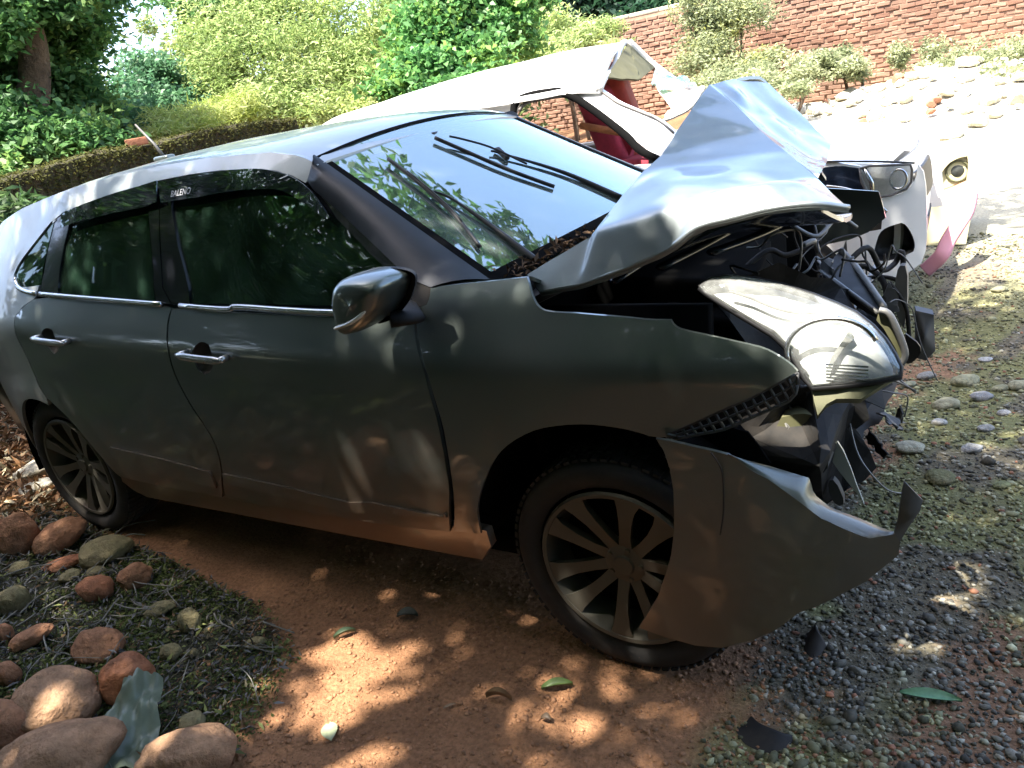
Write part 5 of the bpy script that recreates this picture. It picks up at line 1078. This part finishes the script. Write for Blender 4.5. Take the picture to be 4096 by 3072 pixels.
# ================================================================ rocks beside the rear wheel
BR, TN, OL, GY_, RD = (.42,.205,.11), (.47,.275,.16), (.29,.25,.13), (.26,.25,.22), (.40,.165,.085)
RK = [
 (BR,0,1.0,'large brown boulder at the edge of the pile beside the rear tyre'), (BR,.5,.8,'pointed brown rock leaning toward the rear tyre'),
 (OL,0,.75,'round grey green rock with a brown side under the rear door'), (RD,.1,.5,'flat reddish rock behind the grey green round one'),
 (BR,0,.9,'blunt light brown rock nearest the shadow under the car'), (OL,0,.7,'small mossy olive cobble in the litter below the two boulders'),
 (OL,.1,.6,'small pale green stone half sunk in leaf litter'), (RD,-.2,.8,'wedge shaped red brown rock in the middle of the litter'),
 (OL,.3,.5,'flat grey green slab cut by the picture edge'), (OL,.3,.5,'long thin pale green stone lying on twigs'),
 (OL,-.3,1.1,'upright olive stone at the edge of the mud'), (BR,-.1,.8,'angular five sided brown rock on twigs'),
 (BR,.45,.5,'elongated finger shaped brown stone'), (BR,0,.9,'brown stone behind the finger shaped one at the picture edge'),
 (BR,0,1.0,'dark brown rock cut by the picture edge above the tan pair'), (RD,0,.95,'big squarish red brown rock in the middle of the pile'),
 (OL,.1,.7,'small dark egg shaped stone alone on the mud'), (OL,0,.9,'dark mossy cobble beside the squarish red rock'),
 (OL,0,1.0,'tiny pale green pebble between moss and mud'), (TN,0,.8,'large tan rock with a smooth sloping shoulder'),
 (BR,0,.9,'brown rock in the lower corner behind the biggest one'), (TN,.0,.7,'biggest tan boulder with a notched top in the lower corner'),
 (TN,.05,.7,'broad pale tan boulder at the bottom beside the plastic sheet'), (OL,0,.7,'small grey green stone in moss above the pale boulder'),
 (RD,0,.9,'little red stone beside the squarish red rock'), (OL,0,.8,'little grey pebble above the dark mossy cobble'),
 (OL,0,.7,'little olive stone tucked under the round grey green rock'), (OL,0,.5,'ochre stone on the dry leaves behind the rear wheel')]
def rock(name, x, y, w_, h_, col, tilt, asp, seed, label=None, cat='rock', group=None, sub=4, sink=.25, m='rock', dims=None):
    bv, bf = ico(sub); rz = RNG.uniform(-.3, .3)
    a = R(-34.5)
    rt = np.array((math.cos(-a*0+R(34.5)), math.sin(R(34.5)), 0)); fw = np.array((-math.sin(R(34.5)), math.cos(R(34.5)), 0)); upv = np.array((0,0,1.))
    hw = w_/2; hz = min(h_*.62, w_*asp*.55)*.9; hd = max(hw*.75, h_*.5)*RNG.uniform(.8, 1.05)
    if dims: hw, hd, hz = dims
    d = bv.copy(); rr = np.ones(len(d))
    for i, p in enumerate(d):
        v = Vector(p)
        rr[i] = 1+.17*noise.noise(v*1.1+Vector((seed*3.1, 0, 0)))+.09*noise.noise(v*2.3+Vector((0, seed*5.7, 0)))+.045*noise.noise(v*5+Vector((0, 0, seed)))+.02*noise.noise(v*13+Vector((seed, 0, 0)))
    # a few flattened faces
    for k in range(5):
        q = RNG.normal(size=3); q /= np.linalg.norm(q); lim = RNG.uniform(.72, .9); dd = (d*rr[:, None])@q; over = np.maximum(0, dd-lim); d = d-np.outer(over*.8/np.maximum(rr, .1), q)
    P = d*rr[:, None]*np.array((hw, hd, hz))
    ct, st = math.cos(tilt), math.sin(tilt); X = P[:, 0]*ct-P[:, 2]*st; Z = P[:, 0]*st+P[:, 2]*ct
    W = X[:, None]*rt+P[:, 1:2]*fw+Z[:, None]*upv
    g = gz(x, y); zc = g-W[:, 2].min()*(1-sink); base = np.array((x, y, g)); W = W+np.array((x, y, zc))+(0 if dims else fw*hd*.25)
    c = np.array(col)*np.ones((len(W), 3))
    for i, p in enumerate(bv): 
        t = .5+.5*noise.noise(Vector(p)*2.2+Vector((seed*2, 1, 4))); c[i] = np.array(col)*(.78+.5*t)
    o = mk(name, W, bf, MATS[m], base=tuple(base), cols=np.clip(c, 0, 1)); tag(o, label, cat, group); return o
for i, (g, k) in enumerate(zip(TR['rocks'], RK)):
    x, y, a_, b_, c_ = g
    rock('rock', x, y, a_*2, c_*2, k[0], k[1]*.6, k[2], i+1.3, k[3], 'rock', 'rocks piled beside the rear wheel', 4 if a_ > .05 else 3, sink=.3, dims=(a_*.96, b_*.96, c_*.96))
ST = ['smooth pale oval stone on the gravel ahead of the headlight','flat grey oval cobble just below the smooth pale oval one','small square white stone alone on the mossy gravel','flat cream stone in front of the sandy patch','hollow olive clod of earth with a curled rim','pale grey stone at the upper edge of the dark gravel','grey flat stone on the dark gravel further out','broken pale slab lying on dark gravel','thin slate like stone with a shadow under its edge','long low ridge of hardened sand on the gravel','round white pebble close to the black flap','wide pale stone cut by the picture edge','low olive stone beside the one cut by the picture edge','small flat grey stone above the dark gravel','pale lump directly below the headlight tip','dull olive stone near the far gravel edge','tiny red brick chip on the dark gravel','mossy green low stone above the sunlit sand patch']
SCOL = [(.36,.35,.22),(.33,.33,.33),(.5,.5,.49),(.40,.39,.29),(.17,.17,.085),(.42,.42,.40),(.36,.36,.34),(.38,.38,.36),(.30,.30,.28),(.36,.34,.22),(.6,.6,.57),(.38,.37,.25),(.3,.3,.19),(.36,.36,.36),(.33,.33,.22),(.24,.24,.15),(.35,.12,.07),(.2,.22,.11)]
for i, (g, l) in enumerate(zip(TR['stones'], ST)):
    rock('stone', g[0], g[1], g[2], g[3]*1.3, SCOL[i], RNG.uniform(-.1, .1), .42, 40+i*1.7, l, 'stone', 'stones lying on the gravel', 3, sink=.5)

# ---------------------------------------------------------------- leaf litter, moss and twigs among the rocks (nobody could count them)
def inlit(x, y):
    xb = float(np.interp(y, [-1.9,-1.6,-1.35,-1.08,-.94,-.85,-.7], [-.88,-.88,-.92,-1.05,-1.34,-2.0,-3.2])); return x < xb-RNG.uniform(-.08, .06)
P = []; Cc = []
while len(P) < 15000:
    x = RNG.uniform(-3.4, -.8); y = RNG.uniform(-2.0, -.72)
    if not inlit(x, y): continue
    P.append((x, y, gz(x, y)+RNG.uniform(.001, .022))); q = RNG.random()
    Cc.append(np.array((.16,.155,.15) if q < .45 else (.10,.09,.06) if q < .65 else (.17,.19,.07) if q < .85 else (.20,.13,.07))*RNG.uniform(.4, 1.5))
V, F = leaf_mesh(np.array(P), .030, .28, up=.8); tag(mk('litter', V, F, MATS['litter'], None, False, cols=np.repeat(np.array(Cc), 4, 0)), 'grey and olive leaf litter spread between the rocks', 'litter', kind='stuff')
P = []; Cc = []
while len(P) < 15000:
    x = RNG.uniform(-2.2, -.85); y = RNG.uniform(-1.75, -.85)
    if not inlit(x, y) or nz(x, y, 2.6, 11.)+.4*nz(x, y, 9., 12.) < RNG.uniform(-.35, .12): continue
    P.append((x, y, gz(x, y)+RNG.uniform(0, .012))); Cc.append(np.array((.13,.165,.05))*RNG.uniform(.5, 1.4))
V, F = leaf_mesh(np.array(P), .013, .6, up=.7); tag(mk('moss', V, F, MATS['leaf_matte'], None, False, cols=np.repeat(np.array(Cc), 4, 0)), 'green moss and tiny weeds creeping over the litter edge', 'moss', kind='stuff')
parts = []
for i in range(260):
    while True:
        x = RNG.uniform(-3.2, -.95); y = RNG.uniform(-1.95, -.75)
        if inlit(x, y): break
    a = RNG.uniform(0, 6.28); L_ = RNG.uniform(.05, .22); z = gz(x, y)+.008+RNG.uniform(0, .03); b = RNG.uniform(-.4, .4)
    pp = [(x, y, z), (x+L_*.5*math.cos(a), y+L_*.5*math.sin(a), z+RNG.uniform(-.004, .02)), (x+L_*math.cos(a+b), y+L_*math.sin(a+b), z+RNG.uniform(-.008, .01))]
    parts.append(tube(catmull(pp, 3), RNG.uniform(.0012, .0032), 4))
tag(mk('twig_litter', *join(*parts), mat('twig', (.26,.25,.21), rough=.9, var=.5, vscale=20)), 'thin dry grey twigs scattered over the litter', 'twigs', kind='stuff')
# sunlit dry leaves behind the rear wheel
P = []; Cc = []
while len(P) < 9000:
    x = RNG.uniform(-5.2, -2.95); y = RNG.uniform(-.95, .6); P.append((x, y, gz(x, y)+RNG.uniform(.002, .05))); Cc.append(np.array((.30,.17,.09) if RNG.random() < .7 else (.42,.36,.24))*RNG.uniform(.4, 1.4))
V, F = leaf_mesh(np.array(P), .075, .25, up=.6); tag(mk('dry_leaves', V, F, MATS['litter'], None, False, cols=np.repeat(np.array(Cc), 4, 0)), 'curled dry brown leaves heaped behind the rear wheel', 'leaves', kind='stuff')
for i, (x, y, w_, h_, l) in enumerate([(-3.55,-.52,.34,.10,'pale broken slab leaning on the dry leaves behind the rear wheel'),(-3.35,-.66,.22,.06,'small white slab nearest the rear tyre')]):
    rock('slab', x, y, w_, h_, (.62,.58,.46), .15, .3, 71+i, l, 'slab', None, 3, sink=.2)

# fallen leaves one can pick out
def fallen(x, y, L_, W_, ang, col, label, curl=.02, name='fallen_leaf', z=.0):
    V = []; F = []; n = 9
    for i in range(n):
        t = i/(n-1); wd = W_*math.sin(math.pi*min(1, t*.93+.05))**.8
        for s in (-1, -.5, 0, .5, 1):
            lx = (t-.5)*L_; ly = s*wd*.5; lz = .006+curl*(abs(s)**1.5)*.6+curl*math.sin(t*math.pi)*.6
            V.append((x+lx*math.cos(ang)-ly*math.sin(ang), y+lx*math.sin(ang)+ly*math.cos(ang), gz(x, y)+lz+z))
    for i in range(n-1):
        for j in range(4): F.append([i*5+j, i*5+j+1, (i+1)*5+j+1, (i+1)*5+j])
    V, F = shell(V, F, (0,0,-1), .001)
    o = mk(name, V, F, mat('leafskin_%d' % (len(MATS)), col, rough=.5, var=.35, vscale=40, transl=.2), base=(x, y, gz(x, y))); return tag(o, label, 'leaf', 'fallen leaves on the ground')
GL = TR['g_leaf']
fallen(GL[0][0], GL[0][1], .13, .035, .15, (.20,.40,.20), 'long bright green leaf lying on the dark gravel', .012)
fallen(GL[1][0], GL[1][1], .085, .028, .55, (.13,.20,.06), 'dark green leaf on the mud between the sun patches', .02)
fallen(GL[2][0], GL[2][1], .065, .045, -.7, (.55,.60,.36), 'pale yellow green leaf on the mud beside the broad pale boulder', .008)
fallen(GL[3][0], GL[3][1], .075, .016, .2, (.34,.22,.12), 'curled tan dry leaf on the mud below the front wheel', .03)
fallen(GL[9][0], GL[9][1], .07, .04, .4, (.05,.06,.045), 'dark withered leaf at the edge of the shadow under the sill', .02)
fallen(GL[10][0], GL[10][1], .07, .022, .9, (.10,.15,.08), 'small greyish green sprig on the mud', .02)
fallen(GL[4][0], GL[4][1], .035, .010, .9, (.36,.24,.14), 'short straw coloured chip on the mud', .004)
fallen(GL[8][0], GL[8][1], .03, .02, .1, (.12,.08,.05), 'round dark seed husk in a sun patch', .015, 'seed_husk')
# crumpled plastic sheet
x, y = GL[5][0], GL[5][1]; fwv = np.array((-.566,.824,0)); rtv = np.array((.824,.566,0)); V = []; F = []; n = 22
for i in range(n):
    for j in range(n):
        a, b = (i/(n-1)-.5), (j/(n-1)-.5); z = .05+.12*(b+.5)*(1-.8*abs(a))+.035*noise.noise(Vector((a*4, b*4, 2)))+.012*noise.noise(Vector((a*11, b*11, 5)))
        p = np.array((x, y, 0))+rtv*a*.20*(1.1-.5*(b+.5))+fwv*b*.26; V.append((p[0], p[1], gz(x, y)+max(.004, z-.03)))
for i in range(n-1):
    for j in range(n-1): F.append([i*n+j, (i+1)*n+j, (i+1)*n+j+1, i*n+j+1])
tag(mk('plastic_sheet', *shell(V, F, (0,0,-1), .002), MATS['bag'], base=(x, y, 0)), 'crumpled pale green plastic sheet wedged between the two tan boulders', 'plastic')
# broken trim pieces on the ground
def shard(pts, h, label, m='plastic', name='trim_shard'):
    P = catmull(pts, 6); V = []; F = []
    for i, p in enumerate(P):
        t = i/(len(P)-1); hh_ = h*math.sin(math.pi*min(1, t*.9+.06)); g = gz(p[0], p[1])
        V += [(p[0], p[1], g+.002), (p[0]+.012, p[1]+.02, g+hh_*.6), (p[0]+.02, p[1]+.05, g+hh_)]
    for i in range(len(P)-1):
        for j in range(2): F.append([i*3+j, (i+1)*3+j, (i+1)*3+j+1, i*3+j+1])
    V, F = shell(V, F, (0,1,0), .006); return tag(mk(name, V, F, MATS[m], base=(pts[0][0], pts[0][1], 0)), label, 'debris')
g6 = GL[6]; shard([(g6[0]-.06,g6[1]+.02,0),(g6[0]-.03,g6[1]-.01,0),(g6[0]+.02,g6[1]-.02,0),(g6[0]+.05,g6[1]-.005,0)], .022, 'curved black trim shard lying at the bottom of the gravel')
g7 = GL[7]; shard([(g7[0]-.03,g7[1]+.06,0),(g7[0]-.02,g7[1],0),(g7[0]+.01,g7[1]-.03,0)], .04, 'black torn trim piece standing under the hanging bumper')

# ================================================================ mossy wall at the back and its bank
MW = TR['mwall']; t = thing('mossy_wall', 'low dark mossy brick wall running behind the car', 'wall', (MW[3][0], MW[3][1], 0))
mat('moss_wall', (.048,.034,.014), rough=.95, col2=(.032,.036,.010), vscale=6, bump=1., bscale=26, bdist=.05)
base = [np.array((p[0], p[1], 0)) for p in MW]; base = [base[0]+(base[0]-base[1])*6]+base; tops = [MW[0][2]-.08]+[p[2] for p in MW]
rs = resamp([tuple(b)[:2]+(z,) for b, z in zip(base, tops)], 200); V = []; F = []
dirv = (rs[-1]-rs[0]); dirv[2] = 0; dirv /= np.linalg.norm(dirv); nv = np.array((dirv[1], -dirv[0], 0))
if nv[0] < 0: nv = -nv
for p in rs:
    for j in range(15):
        zz = (p[2]+.03*nz(p[0], p[1], 9., 3.))*j/14; q = np.array((p[0], p[1], 0))+nv*(.018*nz(p[1]*2, zz*2, 4., 1.)+.03*nz(p[1]*2, zz*2, 14., 2.)); V.append((q[0], q[1], zz))
    V.append((p[0]-nv[0]*.12, p[1]-nv[1]*.12, p[2]+.012+.03*nz(p[0], p[1], 14., 3.))); V.append((p[0]-nv[0]*.26, p[1]-nv[1]*.26, p[2])); V.append((p[0]-nv[0]*.26, p[1]-nv[1]*.26, 0))
k = 18
for i in range(len(rs)-1):
    for j in range(k-1): F.append([i*k+j, (i+1)*k+j, (i+1)*k+j+1, i*k+j+1])
mk('wall_face', V, F, MATS['moss_wall'], t, False)
P = []; Cc = []
for i in range(9000):
    p = rs[int(RNG.integers(0, len(rs)))]; dn = RNG.random()**2.5*.5; o_ = nv*RNG.uniform(.0, .03) if dn > .02 else -nv*RNG.uniform(-.02, .24)
    P.append((p[0]+o_[0]+RNG.normal()*.01, p[1]+o_[1]+RNG.normal()*.01, p[2]-dn+.02)); Cc.append(np.array((.075,.078,.022))*RNG.uniform(.4, 1.8))
Vm, Fm = leaf_mesh(np.array(P), .035, .35, up=.3); tag(mk('moss', Vm, Fm, MATS['leaf_matte'], t, False, cols=np.repeat(np.array(Cc), 4, 0)), kind='stuff')
# dry grass tuft and half brick on its top
p = MW[3]; tag(mk('brick', *box((p[0]-.10,p[1]+.35,p[2]+.035),(.17,.09,.06),rz=.9,bev=.006), mat('brick_loose', (.36,.15,.08), rough=.9, var=.4, vscale=20, bump=.4)), 'loose orange brick lying on top of the mossy wall', 'brick')

# ================================================================ brick wall far behind
bw = thing('brick_wall', 'weathered red brick boundary wall beyond the rubble heap', 'wall', (-3., 13.6, .3))
WYC, BH, BL = 13.6, .080, .235
mk('mortar', *box((.5,WYC+.057,1.15),(23.,.2,2.5)), mat('mortar', (.22,.13,.085), rough=.95, var=.5, vscale=1.3, bump=.6, bscale=30, coord='World'), bw)
mk('coping', *join(*[box((-10.7+i*.62+.3,WYC+.12,2.44),(.61,.34,.08),rz=RNG.normal()*.01,bev=.01,seg=1) for i in range(37)]), mat('coping', (.48,.42,.30), rough=.95, var=.35, vscale=6), bw)
bmats = [mat('brick_a', (.27,.145,.092), rough=.92, var=.5, vscale=1.3, bump=.5, bscale=40, coord='World', vdetail=9), mat('brick_b', (.31,.18,.12), rough=.92, var=.5, vscale=1.3, bump=.5, bscale=40, coord='World', vdetail=9), mat('brick_c', (.235,.12,.076), rough=.92, var=.5, vscale=1.3, bump=.5, bscale=40, coord='World', vdetail=9)]
bmesh_v = []
for i in range(12):
    V, F = box((0,0,0), (BL*RNG.uniform(.88,.96),.12,BH*RNG.uniform(.78,.88)), bev=.010, seg=1); V = [np.array(v)+.0035*RNG.normal(size=3) for v in V]
    me = bpy.data.meshes.new('brick'); me.from_pydata([tuple(v) for v in V], [], F); me.materials.append(bmats[i % 3]); bmesh_v.append(me)
cells = []
for r_ in range(28):
    z = .16+r_*BH
    for c_ in range(97):
        x = -10.8+c_*BL+(BL/2 if r_ % 2 else 0)+RNG.normal()*.012
        if x > 11.8: continue
        cells.append((x, z+.012*nz(x, r_*.3, 1., 2.)+RNG.normal()*.004))
front = [c for c in cells if (-3.4 < c[0] < 1.1 and .70 < c[1] < 1.75) or (-5.4 < c[0] < -4.3 and 1.2 < c[1] < 2.4)]
front.sort(key=lambda c: abs(c[0]+1.2)+.6*abs(c[1]-1.3)); front = set(front[:300])
rest = []
for c in cells:
    pos = (c[0], WYC+RNG.normal()*.006, c[1])
    if c in front:
        o = bpy.data.objects.new('brick', bmesh_v[RNG.integers(0, 12)]); COL.objects.link(o); o.parent = bw; o.location = Vector(pos)-ORG[bw.name]; o.rotation_euler = (RNG.normal()*.015, RNG.normal()*.012, RNG.normal()*.03)
    else:
        me = bmesh_v[RNG.integers(0, 12)]; rest.append(([np.array(v.co)+np.array(pos) for v in me.vertices], [list(f.vertices) for f in me.polygons]))
tag(mk('bricks', *join(*rest), bmats[1], bw, False), kind='stuff')

# rubble heap at its foot
def heap_z(x, y): return gz(x, y)+.42*math.exp(-((x+.1)/1.5)**2-((y-11.4)/1.2)**2)+.12*math.exp(-((x-.9)/1.2)**2-((y-10.)/1.2)**2)
V = []; F = []; n = 46
for i in range(n):
    for j in range(n): x = -4+8*i/(n-1); y = 8.2+5.0*j/(n-1); V.append((x, y, heap_z(x, y)+.05*nz(x, y, 3., 6.)-.03))
for i in range(n-1):
    for j in range(n-1): F.append([i*n+j, (i+1)*n+j, (i+1)*n+j+1, i*n+j+1])
tag(mk('rubble_mound', V, F, mat('mound', (.48,.44,.34), rough=.95, var=.35, vscale=5, bump=.8, bscale=12, bdist=.04)), kind='structure')
rub = []
for i in range(10):
    bv, bf = ico(2); d = bv.copy()
    for q_ in range(6):
        q = RNG.normal(size=3); q /= np.linalg.norm(q); d = d-np.outer(np.maximum(0, d@q-RNG.uniform(.5, .8)), q)
    d = d*RNG.uniform(.7, 1.2, 3); me = bpy.data.meshes.new('rubble_stone'); me.from_pydata([tuple(v) for v in d], [], [list(f) for f in bf]); rub.append(me)
wm = [mat('rub_white', (.66,.64,.57), rough=.9, var=.3, vscale=3, bump=.5, bscale=9), mat('rub_cream', (.58,.54,.42), rough=.9, var=.35, vscale=3, bump=.5, bscale=9), mat('rub_red', (.36,.17,.10), rough=.9, var=.35, vscale=3, bump=.5, bscale=9)]
for i, me in enumerate(rub): me.materials.append(wm[2] if i == 3 else wm[i % 2])
for i in range(240):
    y = RNG.uniform(8.3, 12.6); x = RNG.uniform(-2.7, 1.5); j = int(RNG.integers(0, 10)); s = RNG.uniform(.04, .12)
    if RNG.random() < .12: s *= 1.5
    o = bpy.data.objects.new('rubble_stone', rub[j]); COL.objects.link(o); o.scale = (s, s, s*RNG.uniform(.5, .9)); o.rotation_euler = (RNG.uniform(-.3, .3), RNG.uniform(-.3, .3), RNG.uniform(0, 6.28)); o.location = (x, y, heap_z(x, y)+s*.25)
    if j == 3: tag(o, 'red brick fragment in the sunlit rubble heap', 'brick fragment', 'brick fragments in the rubble heap')
    else: tag(o, 'pale stone in the sunlit rubble heap', 'stone', 'pale stones of the rubble heap')

# ================================================================ vegetation
DK = [(.045,.115,.035),(.08,.19,.06),(.13,.27,.08),(.26,.38,.10)]
DKR = [(.025,.07,.02),(.045,.11,.035),(.08,.16,.05)]
MG = [(.05,.13,.06),(.09,.21,.10),(.15,.28,.14)]
PL = [(.17,.25,.07),(.28,.38,.12),(.42,.49,.22),(.40,.48,.13)]
YG = [(.26,.33,.06),(.38,.45,.11),(.48,.52,.2)]
BG = [(.05,.15,.04),(.09,.24,.07),(.15,.33,.10),(.24,.38,.08)]
t = thing('leafy_tree', 'dark leafy tree with brown leaning trunk behind the mossy wall', 'tree', VEG['trunk'][0][:2]+(0,))
P0 = VEG['trunk'][0]; limb('trunk', [(P0[0]-.1,P0[1]-.15,0),(P0[0]-.05,P0[1]-.05,.9)]+VEG['trunk'], .16, .11, t)
for e in ((-6.9,1.2,3.2),(-7.3,2.9,3.4)): limb('branch', [VEG['trunk'][3], (np.array(VEG['trunk'][4])+np.array(e))/2, e], .06, .02, t)
foliage('crown', VEG['left_tree'], 56000, .078, .5, DK, 'leaf', t, clumps=16, spread=.32)
shrub('fern_bush', 'feathery green bush at the picture edge behind the car tail', 'bush', VEG['fern'], 2600, .10, .22, [(.04,.09,.03),(.08,.15,.05),(.14,.2,.08)], gr=.1)
shrub('green_bush', 'mid green dense bush behind the wall under the sky gap', 'bush', VEG['mid_bush'], 20000, .07, .45, MG)
shrub('grass_clump', 'yellow green grass clump growing along the mossy wall top', 'grass', VEG['grass_bank'], 9000, .12, .10, YG, gr=1.2, stems=0, up=.0)
shrub('pale_bush', 'large pale olive bush with fine leaves above the car roof', 'bush', VEG['pale_shrub'], 60000, .075, .26, PL, m='leaf_matte', stems=8, clumps=26, spread=.26)
shrub('broadleaf_tree', 'dark green leafy crown overhanging the pale bush at the top edge', 'tree', VEG['canopy_bush'], 10000, .085, .5, DK)
shrub('creeper_bush', 'bright green broad leaved creeper mound behind the white roof', 'bush', VEG['creeper'], 30000, .082, .65, BG, clumps=20)
shrub('shade_tree_far', 'very dark tree beyond the brick wall at the top edge', 'tree', VEG['dark_tree'], 9000, .26, .5, [(.012,.035,.02),(.02,.06,.03),(.04,.1,.05)], bark='bark')
shrub('verge_bush', 'pale yellow green weeds left of the brick wall top', 'bush', VEG['verge_shrub'], 9000, .10, .25, PL)
shrub('wall_bush', 'tall pale green bush climbing the brick wall', 'bush', VEG['wall_shrub'], 20000, .085, .3, [(.17,.21,.11),(.28,.32,.17),(.36,.40,.22),(.36,.38,.12)], clumps=22)
for k, l in (('weed_a', 'low pale weeds at the wall foot behind the bonnet peak'), ('weed_b', 'small pale weeds at the wall foot above the rubble heap'), ('weed_c', 'pale green weeds along the wall foot at the picture edge')):
    shrub('weed', l, 'weed', VEG[k], 6500, .075, .35, [(.20,.24,.12),(.33,.37,.20),(.44,.46,.27)], stems=2, group='weeds along the brick wall')
# background greenery that closes the horizon behind the pale bush
bk = [(-16,6,2.2,2.2,1.8),(-15,9,2.2,2.2,1.6),(-13.5,11.5,2.0,2.2,1.6),(-12,14,2.0,2.2,1.5),(-10.5,16.5,2.0,2.0,1.5),(-14,2,1.4,2.,1.3),(-12.5,4.,1.3,1.8,1.0),(-11,7,1.4,1.8,1.2),(-9.5,9,1.5,1.8,1.3),(-8,11,1.4,1.8,1.2),(-2,18,2.2,2.6,1.5),(3,18.5,2.4,2.8,1.6),(8,18,2.2,2.8,1.7),(13,16,2.2,2.8,1.8)]
tag(foliage('undergrowth', bk, 42000, .22, .45, [(.05,.10,.04),(.12,.17,.06),(.22,.25,.11)], 'leaf', None), 'far mass of green scrub beyond the walls', 'scrub', kind='stuff')

# the big tree overhead whose crown shades the grey car (its trunk stands behind the camera)
t = thing('shade_tree', 'large broadleaf tree whose crown shades the grey car', 'tree', (-2.9, -5.2, 0))
limb('trunk', [(-2.9,-5.2,-.05),(-2.85,-5.1,1.2),(-2.6,-4.8,2.6),(-2.2,-4.3,3.8),(-1.7,-3.8,5.)], .30, .16, t)
for e in ((-3.5,-3.,4.6),(.6,-3.2,4.9),(-.6,-1.8,4.9),(-2.6,-1.8,4.8),(1.2,-2.2,5.2),(-.8,2.4,4.7)): limb('branch', [(-2.2,-4.3,3.8), (np.array((-2.2,-4.3,4.1))+np.array(e))/2+np.array((0,0,.25)), e], .09, .025, t)
SH = [(-5.6,-2.2,4.6,1.2,.8),(3.8,-3.4,4.6,1.3,1.1),(-.6,2.7,4.5,.7,.35),(-1.3,2.2,4.5,.7,.35),(.1,3.1,4.7,.6,.3),(-.8,.0,4.7,.9,.4),(-.1,.1,4.8,.7,.35),(-6.2,-3.6,4.6,1.5,1.2),(-7.2,-5.4,4.2,1.6,1.5),(-3.4,-2.9,4.6,1.2,.6),(-2.2,-2.7,4.9,1.3,.6),(-1.0,-2.4,5.0,1.3,.6),(.2,-2.2,5.0,1.2,.6),(1.2,-2.4,5.0,1.1,.6),(-1.5,-1.5,4.8,.9,.4),(-.4,-1.2,5.0,1.1,.5),(.8,-1.2,5.0,1.0,.5),(-2.6,-3.9,4.8,1.4,.7),(-1.0,-3.7,5.1,1.4,.7),(.6,-3.6,5.0,1.4,.7),(-4.6,-3.4,4.2,1.2,.8),(1.9,-3.4,4.8,1.3,.8),(2.6,-2.2,4.9,1.1,.7),(-.9,-4.8,4.6,1.5,1.2),(1.0,-4.8,4.4,1.5,1.2),(-3.6,-4.8,4.6,1.6,1.2),(2.8,-4.6,4.2,1.5,1.3),(-5.2,-4.6,3.6,1.4,1.3),(-2.2,-5.8,3.4,1.6,1.2),(1.6,-6.0,3.2,1.6,1.3)]
GAPS = [(-.74,-1.14,.16),(-.60,-1.30,.11),(-.19,-1.01,.05),(-.02,-.96,.05),(.06,-.81,.03),(-.92,-.98,.03),(-.96,-1.52,.05),(-1.5,-1.6,.04),(-1.8,.6,.45),(-2.4,.6,.5),(-1.25,.8,.25),(-2.9,.2,.4),(.57,-.26,.22)]
foliage('crown', SH, 72000, .18, .34, [(.03,.085,.025),(.05,.13,.03),(.09,.18,.045)], 'leaf', t, up=.5, clumps=24, spread=.30, shellp=.45, gaps=GAPS)
# unseen bushes for reflections; outer and second row ones added to block light
RB = [(-5.5,-7.0,'broad bush behind the photographer beyond the trunk'),(-.5,-8.0,'round bush straight behind the photographer'),(4.8,-6.6,'spreading bush behind the photographer on the gravel side'),(-9.5,-4.2,'unseen tall bush added to block light, tail side of the grey car'),(8.2,-4.0,'unseen tall bush added to block light on the gravel side'),(2.2,-9.2,'unseen second row bush behind the photographer added to block light'),(-3.2,-9.4,'unseen second row bush behind the big trunk added to block light')]
for x, y, lb in RB:
    shrub('unseen_bush', lb, 'bush', [(x,y,1.2,1.9,1.3),(x+1.6,y+.3,1.0,1.5,1.1),(x-1.6,y+.2,1.1,1.6,1.2),(x+.3,y-.2,2.9,1.9,1.1),(x-1.5,y-.3,3.0,1.5,1.1),(x+1.7,y,2.8,1.4,1.1),(x,y-.3,4.8,2.0,1.2),(x-1.,y-.4,6.2,1.6,1.0)], 15000, .26, .5, DKR, stems=3)
